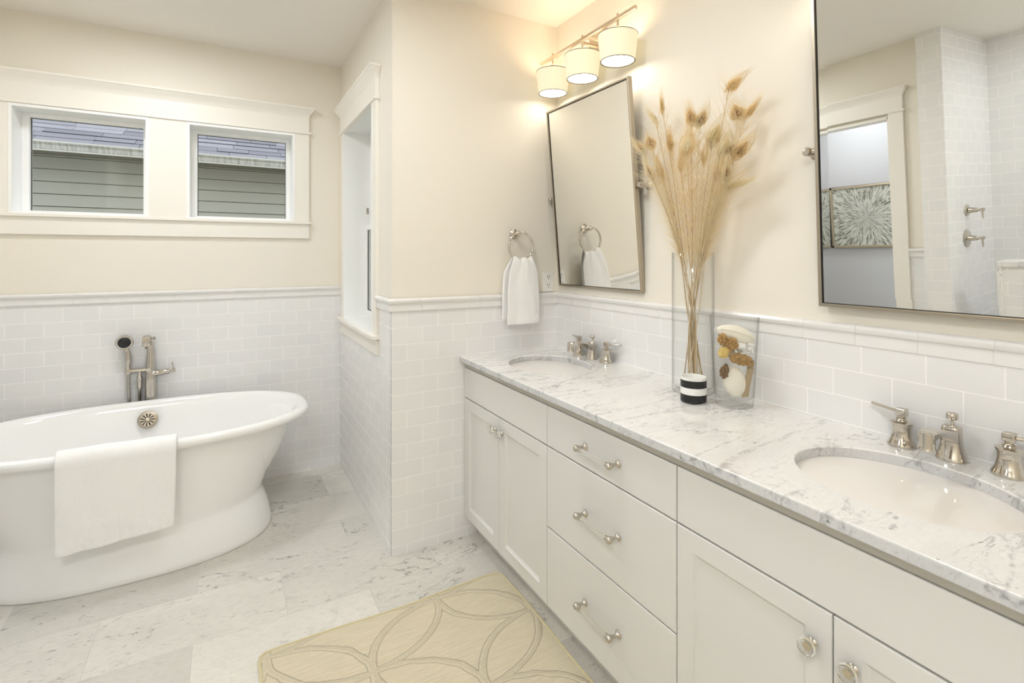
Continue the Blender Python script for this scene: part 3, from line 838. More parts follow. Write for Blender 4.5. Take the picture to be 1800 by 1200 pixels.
# unseen ceiling fill lights, added to brighten the rooms softly
def ceiling_fill(x, y, r, mat, label):
    t = thing('fill_light', (x, y, CEIL), label, 'fill light')
    mk('fill_ring', MB().lathe([(r, 0), (r + .018, 0), (r + .016, -.012), (r, -.016)], 48, Matrix.Translation((x, y, CEIL)), loop=True), M['sash'], t)
    mk('lens', MB().lathe([(0, -.004), (r + .001, -.004), (r + .001, -.010), (r*.6, -.014), (0, -.015)], 48, Matrix.Translation((x, y, CEIL))), mat, t)
ceiling_fill(.52, 1.44, .20, m_fill('fill_main', L_MAIN), 'added round fill light on the ceiling over the middle of the bathroom')
ceiling_fill(-.62, -.40, .22, m_fill('fill_rear', L_REAR), 'added round fill light on the ceiling over the near end of the bathroom')
ceiling_fill(-.36, 2.72, .17, m_fill('fill_bay', L_BAY), 'added round fill light on the ceiling over the tub alcove')
ceiling_fill(-1.5, .75, .14, m_fill('fill_shower', L_SHOWER), 'added round fill light on the ceiling inside the tiled shower')
ceiling_fill(-1.85, 2.6, .18, m_fill('fill_hall', L_HALL, (.93,.96,1.0)), 'added round fill light on the ceiling in the hall past the doorway')

# ------------------------------------------------------------------ towel ring, hand towel, outlet
ry, rcx, rcz, rr_ = 2.288, 1.348, 1.462, .073
t = thing('towel_ring', (1.335, E + T, 1.53), 'polished nickel towel ring on the end wall', 'towel ring')
R = Matrix.Translation((1.335, E + T, 1.528)) @ Matrix.Rotation(math.pi/2, 4, 'X')
mk('rosette', MB().lathe([(.026, 0), (.027, .004), (.024, .008), (.016, .012), (.0115, .018), (.0105, .034), (.013, .040), (.0145, .046), (.0145, .058), (.012, .062), (0, .064)], 28, R), M['nickel'], t)
ringpts = [(rcx + rr_*math.sin(a_), ry, rcz + rr_*math.cos(a_)) for a_ in [2*math.pi*i/48 for i in range(49)]]
mb = MB(); 
rs = []
for i in range(48):
    a_ = 2*math.pi*i/48
    rs.append([(rcx + (rr_ + .0056*math.cos(b_))*math.sin(a_), ry + .0056*math.sin(b_), rcz + (rr_ + .0056*math.cos(b_))*math.cos(a_)) for b_ in [2*math.pi*k/10 for k in range(10)]])
rs.append(rs[0]); mb.rings(rs, False, False)
mb.tube([(1.335, ry, 1.528), (rcx, ry, rcz + rr_)], .006, 12)
mk('ring', mb, M['nickel'], t)

def cloth_obj(name, grid, thick, label, cat, sub=1):
    nu, nv = len(grid), len(grid[0])
    mb = MB(); mb.add([p for r_ in grid for p in r_], [(i*nv+j, (i+1)*nv+j, (i+1)*nv+j+1, i*nv+j+1) for i in range(nu-1) for j in range(nv-1)])
    o = mk(name, mb, M['towel'], None, angle=180)
    s_ = o.modifiers.new('solid', 'SOLIDIFY'); s_.thickness = thick; s_.offset = 0
    if sub:
        b_ = o.modifiers.new('sub', 'SUBSURF'); b_.levels = sub; b_.render_levels = sub
    return tag(o, label, cat)
# hand towel: drapes through the ring, front and back fall
grid = []
nu, nv = 60, 25
zt = rcz - rr_ + .010
LF, LB = .356, .330
for i in range(nu):
    s_ = i/(nu-1); L = -LB + s_*(LB + LF)           # negative: back fall, positive: front fall
    row = []
    for j in range(nv):
        v = j/(nv-1)*2 - 1
        d = abs(L)
        k = min(1, d/.10); k = k*k*(3-2*k)
        half = .052 + .034*k + .012*min(1, d/.33)
        xo = rcx + .004 + v*half + (-.011*k if L < 0 else .004*k)
        sag = (v*v)*.012*(1-k) + (.004*math.sin(v*7)*(1 - k))
        z = zt - (d - .012 if d > .012 else 0) + sag - .5*.006*(1-k)
        yb = ry + (.013 if L < 0 else -.013)*min(1, d/.02) + (.010 if L < 0 else -.004)*k
        fold = .0045*math.sin(v*3.1 + .6 + (1.5 if L < 0 else 0))*(.4 + .6*k) + .0016*math.sin(v*9 + d*9)*(1 - .6*k)
        y = yb + (fold if L < 0 else -fold) + noise.noise(Vector((v*3, L*9, 3)))*.003
        band = 1 if (.292 < d < .312 or .318 < d < .323) else 0
        y += (.0028*band) * (1 if L > 0 else -1)
        y = min(y, E - .006 - (.022 if z > 1.13 else 0))
        row.append((xo + .002*math.sin(d*30 + v), y, z))
    grid.append(row)
cloth_obj('hand_towel', grid, .0085, 'white hand towel hanging from the nickel towel ring', 'towel')

t = thing('wall_outlet', (1.553, E + T, 1.268), 'almond duplex wall outlet between towel ring and tilted mirror', 'outlet')
mk('cover_plate', MB().box(1.521, 1.587, E + .001, E + T, 1.214, 1.322), M['plate'], t, smooth=False, bevel=.002)
for zc in (1.292, 1.246):
    o = mk('receptacle', MB().box(1.537, 1.571, E - .001, E + .002, zc - .015, zc + .015), M['plate'], t, smooth=False, bevel=.003)
    mk('slot', MB().box(1.5462, 1.5488, E - .0016, E, zc, zc + .010).box(1.5592, 1.5618, E - .0016, E, zc, zc + .010).ball((1.554, E - .0008, zc - .008), .0026, 12, 8, (1, .3, 1)), M['gap'], o, smooth=False)

# ------------------------------------------------------------------ bathtub
TX, TY = -.36, 3.070
def se(a, b, z, n=2.5, N_=96):
    out = []
    for j in range(N_):
        t_ = 2*math.pi*j/N_; c, s_ = math.cos(t_), math.sin(t_)
        out.append((TX + a*math.copysign(abs(c)**(2/n), c), TY + b*math.copysign(abs(s_)**(2/n), s_), z))
    return out
tub = thing('bathtub', (TX, TY, 0), 'white freestanding pedestal bathtub below the two small windows', 'bathtub')
outer = [(.572, .362, 0), (.576, .366, .008), (.574, .364, .03), (.566, .358, .07), (.552, .349, .115), (.536, .338, .155), (.527, .331, .18), (.526, .330, .192), (.531, .333, .21), (.545, .339, .25), (.575, .350, .33), (.610, .362, .42), (.648, .376, .51), (.666, .383, .548), (.685, .390, .556)]
rim = [(.715, .402, .556), (.742, .413, .560), (.758, .420, .570), (.764, .423, .582), (.759, .420, .594), (.745, .412, .602), (.725, .400, .604), (.706, .388, .599), (.694, .379, .588)]
inner = [(.680, .370, .56), (.655, .352, .48), (.620, .330, .39), (.575, .300, .30), (.52, .262, .22), (.45, .215, .18), (.33, .15, .165), (.15, .07, .16), (.02, .01, .159)]
mb = MB(); mb.rings([se(*q) for q in outer + rim + inner])
mk('tub_shell', mb, M['tubout'], tub, angle=75)
oc = Vector((-.374, 3.405, .512)); nrm = Vector((0, -1, .30)).normalized()
Rm = Matrix.Translation(oc) @ nrm.to_track_quat('Z', 'Y').to_matrix().to_4x4()
ov = mk('overflow_cover', MB().lathe([(.047, 0), (.046, .004), (.041, .006), (.034, .0065), (.033, .003), (.012, .003), (.010, .006), (0, .007)], 40, Rm), M['brushed'], tub)
bl = MB()
for k in range(11):
    A = Rm @ Matrix.Rotation(2*math.pi*k/11, 4, 'Z')
    bl.rings([[(.012, -.0018, .0033), (.032, -.0042, .0033), (.032, .0042, .0033), (.012, .0018, .0033)], [(.012, -.0018, .0050), (.032, -.0042, .0050), (.032, .0042, .0050), (.012, .0018, .0050)]], True, True, True, A)
tag(mk('overflow_slot', bl, M['dark'], ov, smooth=False), 'black radial slots')

# bath towel over the near rim
grid = []; nu, nv = 70, 44
yr = TY - .413
path = [(yr + .062, .47), (yr + .046, .55), (yr + .036, .585), (yr + .020, .612), (yr + .002, .623), (yr - .014, .618), (yr - .026, .603), (yr - .031, .58), (yr - .030, .55), (yr - .027, .45), (yr - .022, .33), (yr - .016, .212)]
def plin(s_):
    k = s_*(len(path)-1); i = min(int(k), len(path)-2); f = k - i
    p = [path[max(i-1, 0)], path[i], path[i+1], path[min(i+2, len(path)-1)]]
    return [ .5*((2*p[1][c]) + (-p[0][c]+p[2][c])*f + (2*p[0][c]-5*p[1][c]+4*p[2][c]-p[3][c])*f*f + (-p[0][c]+3*p[1][c]-3*p[2][c]+p[3][c])*f**3) for c in (0, 1)]
for i in range(nu):
    s_ = i/(nu-1); s_ = s_**.8; y, z = plin(s_); row = []
    for j in range(nv):
        v = j/(nv-1)
        dn = max(0, (.56 - z)/.35) if s_ > .5 else 0
        x = -.590 + v*.405 + .012*dn*(0 if v < .5 else -1) + .004*noise.noise(Vector((z*8, v*2, 1)))
        e = min(v, 1-v)
        yy = y - .0045*dn*(noise.noise(Vector((v*5, z*7, 9)))*1.8 + .5) + .010*math.exp(-e*40)*dn
        yy += .005*noise.noise(Vector((v*7 + z*5, z*30, 2)))*dn + .003*noise.noise(Vector((v*25, z*40, 4)))*dn
        zz = z + dn*(.030*(v - .1) if True else 0)*max(0, dn - .5)*2 + .004*noise.noise(Vector((v*4, 5, s_*3)))
        row.append((x, yy, zz))
    grid.append(row)
cloth_obj('bath_towel', grid, .017, 'white bath towel draped over the near rim of the tub', 'towel')

# ------------------------------------------------------------------ tub filler
fy = 3.532; fx = -.378
t = thing('tub_filler', (fx, fy, 0), 'polished nickel floor-standing tub faucet with hand shower behind the tub', 'faucet')
mb = MB().lathe([(.031, 0), (.0305, .02), (.0285, .3), (.0275, .62), (.0265, .70), (.0245, .735), (.0232, .755), (.0225, .775), (.0215, .80), (.019, .84), (.0172, .88), (.0165, .915), (.012, .925), (0, .927)], 32, Matrix.Translation((fx + .004, fy, 0)))
col_o = mk('column', mb, M['nickel'], t)
sp = MB(); secs = [(0, .900, .018, .018), (-.02, .925, .0185, .020), (-.05, .948, .0185, .018), (-.085, .960, .018, .014), (-.115, .956, .0175, .014), (-.132, .945, .017, .014)]
rs = []
for dy, z, hw, th in secs:
    y = fy + dy
    rs.append([(fx - .004 - hw, y, z - th), (fx - .004 + hw, y, z - th), (fx - .004 + hw, y, z + th*.6), (fx - .004 + hw*.6, y, z + th), (fx - .004 - hw*.6, y, z + th), (fx - .004 - hw, y, z + th*.6)])
sp.rings(rs)
sp.lathe([(0, 0), (.0195, 0), (.019, .004), (.0165, .010), (.0165, .03), (0, .032)], 24, Matrix.Translation((fx - .004, fy - .124, .915)))
sp.tube([(fx + .022, fy - .01, .935), (fx + .022, fy - .01, .950)], .007, 12)
mk('spout', sp, M['nickel'], t, angle=35)
ax = -.478
ar = MB().tube([(fx, fy - .002, .765), (ax, fy - .002, .765)], .0125, 20)
ar.tube([(fx, fy - .034, .765), (fx, fy - .015, .765)], [.013, .014], 20)
ar.lathe([(.0155, 0), (.016, .003), (.016, .030), (.0135, .036), (.0135, .04)], 24, Matrix.Translation((ax, fy - .002, .748)))
mk('diverter_arm', ar, M['nickel'], t)
hs = MB()
hx, hy_ = ax, fy - .006
hs.tube([(hx, hy_, .782), (hx, hy_, .800), (hx + .001, hy_, .83), (hx, hy_, .86), (hx - .004, hy_ - .004, .893), (hx - .010, hy_ - .012, .918)], [.0105, .0125, .0165, .0150, .0115, .0105], 20)
hd = Vector((.12, -1, -.12)).normalized()
Hm = Matrix.Translation((hx - .014, hy_ - .010, .931)) @ hd.to_track_quat('Z', 'Y').to_matrix().to_4x4()
hs.lathe([(0, -.022), (.018, -.020), (.034, -.010), (.0415, .002), (.0415, .009), (.038, .013), (.030, .0125)], 36, Hm)
ho = mk('hand_shower', hs, M['nickel'], t)
tag(mk('spray_face', MB().lathe([(0, .0145), (.028, .0145), (.0305, .0125), (.0305, .008), (0, .008)], 36, Hm), M['dark'], ho), 'black spray face')
noz = MB()
for rr2, cnt in ((.008, 6), (.016, 12), (.024, 18)):
    for k in range(cnt):
        a_ = 2*math.pi*k/cnt; noz.ball((rr2*math.cos(a_), rr2*math.sin(a_), .0145), .0012, 6, 4, (1,1,1), Hm)
mk('nozzles', noz, m_plain('grey_nozzle', (.10,.10,.10), .5), ho)
hose = MB().tube([(ax, fy - .002, .750), (ax + .002, fy - .002, .70), (ax + .006, fy - .001, .60), (ax + .012, fy, .40), (ax + .03, fy, .20), (ax + .06, fy, .10), (ax + .05, fy - .001, .16)], .0085, 14)
mk('hose', hose, m_metal('steel_hose', (.45,.43,.40), .25), t)
mk('supply_tube', MB().lathe([(.0085, 0), (.0085, .60), (.012, .605), (.0125, .648), (.0135, .652), (.0135, .668), (.010, .672), (.010, .70)], 20, Matrix.Translation((-.425, fy - .002, .06))), M['nickel'], t)
vb = MB().tube([(fx + .01, fy - .004, .740), (fx + .045, fy - .004, .742), (fx + .047, fy - .004, .742), (fx + .070, fy - .004, .744), (fx + .072, fy - .004, .744), (fx + .092, fy - .004, .746)], [.0185, .0175, .0165, .0165, .0150, .0150], 24)
vo = mk('valve_body', vb, M['nickel'], t)
mk('lever', MB().tube([(fx + .090, fy - .004, .746), (fx + .115, fy - .004, .748), (fx + .122, fy - .004, .749)], [.006, .0085, .0085], 14).tube([(fx + .115, fy - .004, .750), (fx + .110, fy - .006, .775), (fx + .106, fy - .008, .795)], [.0045, .0035, .0045], 12), M['nickel'], vo)

# ------------------------------------------------------------------ rug
mb = MB(); nx, ny = 40, 60
x0, x1, y0_, y1_ = .096, 1.056, .55, 1.985
def rgp(i, j, z):
    u, v = i/nx, j/ny
    x = x0 + (x1-x0)*u; y = y0_ + (y1_-y0_)*v
    x += .006*math.sin(v*9) * (1 if i in (0, nx) else 0); y += .006*math.sin(u*8 + .5)*(1 if j in (0, ny) else 0)
    cu, cv = min(u, 1-u), min(v, 1-v)
    if cu < .03 and cv < .02:            # rounded corners
        k = .010*(1 - cu/.03)*(1 - cv/.02)
        x += k if u < .5 else -k; y += k if v < .5 else -k
    return (x, y, z + .0015*noise.noise(Vector((x*6, y*6, 0))))
top = [rgp(i, j, .0115 if 0 < i < nx and 0 < j < ny else .007) for i in range(nx+1) for j in range(ny+1)]
mb.add(top, [(i*(ny+1)+j, (i+1)*(ny+1)+j, (i+1)*(ny+1)+j+1, i*(ny+1)+j+1) for i in range(nx) for j in range(ny)])
mb.box(x0 + .004, x1 - .004, y0_ + .004, y1_ - .004, .0005, .006)
rug = thing('rug', ((x0+x1)/2, (y0_+y1_)/2, 0), 'tan woven rug with looped leaf outlines on the marble floor', 'rug')
mk('pile', mb, M['rug'], rug, angle=180)
hm = MB(); loop = [rgp(i, 0, .006) for i in range(nx+1)] + [rgp(nx, j, .006) for j in range(1, ny+1)] + [rgp(i, ny, .006) for i in range(nx-1, -1, -1)] + [rgp(0, j, .006) for j in range(ny-1, 0, -1)]
loop = loop + loop[:2]
hm.tube(loop, .0058, 8, False)
mk('bound_edge', hm, M['rughem'], rug)

# ------------------------------------------------------------------ countertop accessories
VX, VY, VR = 1.508, 1.305, .0745
v = MB()
zb, ztv = ZT + .0006, 1.423
v.lathe([(0, 0), (VR - .004, 0), (VR, .005), (VR, ztv - zb - .002), (VR - .0015, ztv - zb), (VR - .003, ztv - zb - .002), (VR - .003, .024), (VR - .012, .017), (0, .015)], 64, Matrix.Translation((VX, VY, zb)))
tag(mk('glass_vase', v, M['thin'], None), 'tall clear glass cylinder vase holding dried feathers', 'vase')
CX, CY = 1.405, 1.213
cup = thing('candle_cup', (CX, CY, ZT), 'black and white striped candle cup in front of the tall vase', 'candle')
cb = MB()
Tm = Matrix.Translation((CX, CY, ZT)); R0 = .0435
cb.cur = 0; cb.lathe([(0, 0), (R0 - .003, 0), (R0 - .001, .002), (R0 - .0005, .007)], 48, Tm)
mk('glass_base', cb, M['glass'], cup)
def band(z0_, z1_, mat, nm, lab):
    b_ = MB(); n_ = 48
    b_.rings([[(CX + R0*math.cos(2*math.pi*j/n_), CY + R0*math.sin(2*math.pi*j/n_), ZT + z) for j in range(n_)] for z in (z0_, z1_)] + [[(CX + (R0-.003)*math.cos(2*math.pi*j/n_), CY + (R0-.003)*math.sin(2*math.pi*j/n_), ZT + z) for j in range(n_)] for z in (z1_, z0_)], False, False)
    tag(mk(nm, b_, mat, cup), lab)
wht = m_plain('white_glaze', (.82,.82,.80), .15); blk = m_plain('black_glaze', (.008,.008,.009), .12)
band(.006, .031, blk, 'stripe', 'black stripe'); band(.031, .054, wht, 'stripe', 'white stripe'); band(.054, .079, blk, 'stripe', 'black stripe')
band(.079, .088, wht, 'rim', 'white rim')
inn = MB(); inn.lathe([(R0 - .0031, .010), (R0 - .0031, .0875)], 48, Tm)
inn.f = [f for f in inn.f if len(f) == 4]; inn.m = inn.m[:len(inn.f)]
mk('inner_wall', inn, wht, cup)
mk('wax', MB().lathe([(0, .008), (R0 - .004, .008), (R0 - .004, .072), (0, .071)], 40, Tm), m_plain('wax', (.85,.84,.80), .4), cup)

# tapered jar with bath sponges
JX, JY = 1.495, 1.120
jm = Matrix.Translation((JX, JY, ZT + .0006))
JH, JR0, JR1 = .300, .0590, .0780
v = MB().lathe([(0, 0), (JR0 - .004, 0), (JR0, .004), (JR0 + .003, .03), (JR1, JH - .0015), (JR1 - .0015, JH), (JR1 - .003, JH - .0015), (JR0 + .001, .034), (JR0 - .006, .026), (0, .024)], 64, jm)
tag(mk('glass_jar', v, M['thin'], None), 'clear tapered glass jar filled with sponges and loofahs', 'jar')
# view-aligned axes at the jar (right along the counter, up)
jr = Vector((.792, -.610, 0)); jf = Vector((-.610, -.792, 0))
def JP(u, w, z): return Vector((JX, JY, ZT + z)) + jr*u + jf*w
def blob(name, c, s, rot, mat, label, cat, amp=.0, fr=60., sub=4, holes=0.0, pinch=0.0, extra=None):
    bm = bmesh.new(); bmesh.ops.create_icosphere(bm, subdivisions=sub, radius=1.0)
    Mx = Matrix((jr, jf, Vector((0,0,1)))).transposed().to_4x4()
    Rr = Matrix.Rotation(rot, 4, Vector((0,1,0)))
    vs = []
    for q in bm.verts:
        p = q.co.copy(); w0 = Vector((p.x*s[0], p.y*s[1], p.z*s[2]))
        d = noise.fractal(w0*fr + Vector((c.x*9, c.y*7, s[0]*300)), 1.0, 2.0, 3)*amp if amp else 0
        if holes:
            hcell = noise.noise(w0*fr*2.3 + Vector((5, 1, 2)))
            d -= holes*max(0, hcell - .05)
        nrm_ = Vector((p.x/s[0], p.y/s[1], p.z/s[2])).normalized()
        w0 = w0 + nrm_*d
        if pinch: w0.z *= 1 - pinch*abs(p.x)**3; w0.y *= 1 - pinch*abs(p.x)**3
        vs.append(Mx @ (Rr @ w0) + c)
    mb = MB(); mb.add(vs, [[q.index for q in f.verts] for f in bm.faces]); bm.free()
    o = mk(name, mb, mat, None, angle=180)
    return tag(o, label, cat)
def m_sponge(name, c0, c1):
    n = NT(name); vor = n.n('ShaderNodeTexVoronoi'); n.set(vor.inputs['Vector'], n.pos()); vor.inputs['Scale'].default_value = 260
    f = n.noise(n.pos(), 130, 4, .7)
    c = n.mix(f, c0, c1)
    n.bsdf(c, .95, normal=n.bump(n.math('ADD', vor.outputs['Distance'], f), .9, .003)); return n.done()
SPG = m_sponge('sea_sponge', (.40,.22,.06), (.72,.47,.19)); SPD = m_sponge('dark_sponge', (.12,.055,.02), (.42,.26,.12))
LOO = m_cloth('loofah_cream', (.84,.80,.70), 120, .3, .002); YEL = m_sponge('yellow_sponge', (.72,.50,.14), (.84,.64,.24))
ROPE = m_cloth('white_rope', (.86,.85,.82), 500, .5, .001); STN = m_sponge('pumice', (.42,.37,.32), (.58,.53,.47))
RIB = m_cloth('sisal', (.52,.40,.24), 400, .6, .002)
o = blob('loofah', JP(-.004, .022, .083), (.034, .017, .050), -.12, LOO, 'cream oval loofah standing at the bottom of the glass jar', 'loofah', .0006, 90, 4)
mk('loofah_seam', MB().tube([JP(-.004, .022, .083) + (jr*(math.sin(a_)*.0345*math.cos(-.12) + math.cos(a_)*.0505*math.sin(-.12)) + Vector((0,0,1))*(math.cos(a_)*.0505*math.cos(.12) - math.sin(a_)*.0345*math.sin(-.12))) + jf*(-.004) for a_ in [2*math.pi*i/40 for i in range(41)]], .0012, 6, False), LOO, o)
up_l = blob('loofah', JP(.004, .006, .238), (.066, .028, .030), .30, LOO, 'cream lens-shaped loofah lying on top inside the glass jar', 'loofah', .0006, 90, 4, 0, .25)
mk('loofah_seam', MB().tube([JP(.004, .006, .238) + jr*(u_*.064*math.cos(.30)) + Vector((0,0,1))*(-u_*.064*math.sin(.30) + .012*(1-u_*u_)) + jf*(.028*math.sqrt(max(0, 1 - u_*u_))) for u_ in [i/20*2 - 1 for i in range(21)]], .0012, 6), LOO, up_l)
mk('hanging_loop', MB().tube([JP(-.058, .008, .254) + jr*(.007*math.cos(a_)) + Vector((0,0,.009*math.sin(a_))) for a_ in [2*math.pi*i/16 for i in range(17)]], .0016, 6, False), ROPE, up_l)
blob('sea_sponge', JP(-.046, .034, .226), (.016, .016, .018), 0, SPG, 'round golden sea sponge at the upper left of the jar', 'sponge', .007, 130, 5, .016)
blob('sea_sponge', JP(-.019, .036, .210), (.019, .016, .022), .3, SPG, 'golden sea sponge just right of the round one in the jar', 'sponge', .008, 130, 5, .018)
blob('soap_sponge', JP(-.041, .034, .184), (.017, .015, .021), .5, YEL, 'bright yellow sponge on the left side of the jar', 'sponge', .004, 30, 4)
blob('sea_sponge', JP(.014, .034, .160), (.038, .022, .018), .22, SPG, 'wide golden brown sea sponge across the middle of the jar', 'sponge', .008, 120, 5, .020)
blob('sea_sponge', JP(-.037, .026, .118), (.014, .014, .024), .15, SPD, 'dark brown sea sponge low on the left side of the jar', 'sponge', .007, 130, 5, .018)
blob('pumice_stone', JP(-.008, .020, .178), (.030, .016, .011), -.25, STN, 'grey pumice stone behind the sponges in the jar', 'stone', .002, 50, 4)
rp = thing('exfoliating_rope', JP(.018, .034, .190), 'white cotton rope loop with knotted end in the jar', 'rope')
rb = MB(); rb.tube([JP(.020 + .026*math.cos(a_), .034 + .006*math.sin(a_), .192 + .013*math.sin(a_)) for a_ in [math.pi*.95 + i/18*math.pi*1.25 for i in range(19)]], .0042, 10)
mk('cord', rb, ROPE, rp)
rb = MB()
for k in range(9): rb.ball(JP(.046 + random.uniform(-.009, .009), .036 + random.uniform(-.008, .008), .198 + random.uniform(-.013, .013)), .0052, 10, 6)
mk('knot', rb, ROPE, rp)
mb = MB(); mb.rings([[JP(-.002, .038, .200), JP(.026, .038, .196), JP(.026, .030, .196), JP(-.002, .030, .200)], [JP(-.002, .036, .216), JP(.028, .036, .212), JP(.028, .028, .212), JP(-.002, .028, .216)]])
mk('terry_band', mb, ROPE, rp, smooth=False, bevel=.002)
# ribbed sisal strip standing at the right
mb = MB(); ns = 26
for k in range(ns):
    z_ = .034 + k*.0037; u_ = .018 + .018*(k/ns)**1.2
    mb.tube([JP(u_, .026, z_), JP(u_ + .024, .012, z_ + .001)], .0021, 8)
mb.rings([[JP(.020, .022, .034), JP(.042, .010, .034), JP(.042, .006, .034), JP(.020, .018, .034)], [JP(.037, .022, .140), JP(.060, .010, .140), JP(.060, .006, .140), JP(.037, .018, .140)]])
sis = mk('scrub_strap', mb, RIB, None); tag(sis, 'ribbed tan sisal scrub strap at the right inside the jar', 'scrubber')

# ------------------------------------------------------------------ bleached feathers in the vase
def m_feather(name, c):
    n = NT(name)
    col = n.mix(n.noise(n.pos(), 60, 2), c, tuple(x*.82 for x in c))
    d_ = n.n('ShaderNodeBsdfDiffuse'); n.set(d_.inputs[0], col)
    tr = n.n('ShaderNodeBsdfTranslucent'); n.set(tr.inputs[0], col)
    mx = n.n('ShaderNodeMixShader'); mx.inputs[0].default_value = .45
    n.t.links.new(d_.outputs[0], mx.inputs[1]); n.t.links.new(tr.outputs[0], mx.inputs[2])
    return n.done(mx.outputs[0])
BARB = m_feather('feather_barb', (.99,.86,.58)); BARB2 = m_feather('feather_barb_light', (.99,.91,.70))
STEM = m_feather('feather_shaft', (.70,.54,.31)); STEML = m_feather('feather_shaft_light', (.92,.82,.63))
def m_eye(name, core, mid, rimc):
    n = NT(name); at_ = n.n('ShaderNodeAttribute'); at_.attribute_name = 'ring'
    wob = n.math('ADD', at_.outputs['Fac'], n.math('MULTIPLY', n.math('SUBTRACT', n.noise(n.pos(), 240, 2), .5), .25))
    c = n.ramp(wob, [(.0, tuple((a+b)/2 for a, b in zip(core, mid))), (.16, mid), (.24, core), (.34, core), (.42, mid), (.54, tuple(.3*a+.7*b for a, b in zip(core, mid))), (.64, mid), (1.0, rimc)])
    n.bsdf(c, .8); return n.done()
EYES = {'brown': m_eye('feather_eye_brown', (.13,.065,.025), (.46,.29,.12), (.76,.55,.29)),
        'tan': m_eye('feather_eye_tan', (.42,.28,.12), (.68,.48,.22), (.88,.64,.35)),
        'olive': m_eye('feather_eye_olive', (.33,.25,.10), (.54,.41,.18), (.76,.57,.29)),
        'pale': m_eye('feather_eye_pale', (.66,.60,.42), (.78,.70,.48), (.88,.76,.54))}
cyaw, syaw = math.cos(YAW), math.sin(YAW)
def at_x(X, px, py):
    u = (px - 900)/F_PX; w_ = -(py - HORIZON)/F_PX
    d = Vector((syaw + u*cyaw, cyaw - u*syaw, w_)); return Vector((0, 0, EYE)) + d*(X/d.x)
def catmull(ps, n):
    out = []
    for k in range(len(ps)-1):
        a, b, c, d = ps[max(k-1, 0)], ps[k], ps[k+1], ps[min(k+2, len(ps)-1)]
        for i in range(n):
            f = i/n; out.append(.5*((2*b) + (c-a)*f + (2*a-5*b+4*c-d)*f*f + (-a+3*b-3*c+d)*f**3))
    out.append(ps[-1]); return out
VIEW = Vector((-.74, -.67, 0))
def hair(mb, p, d0, bend, L, r=.00042, seg=5):
    pts = []; d = d0.normalized(); q = p.copy(); pts.append(q.copy())
    for i in range(seg):
        q = q + d*(L/seg); d = (d + bend*(1.0/seg)).normalized(); pts.append(q.copy())
    mb.tube(pts, [r*(1 - .75*i/seg) for i in range(seg+1)], 3, False)
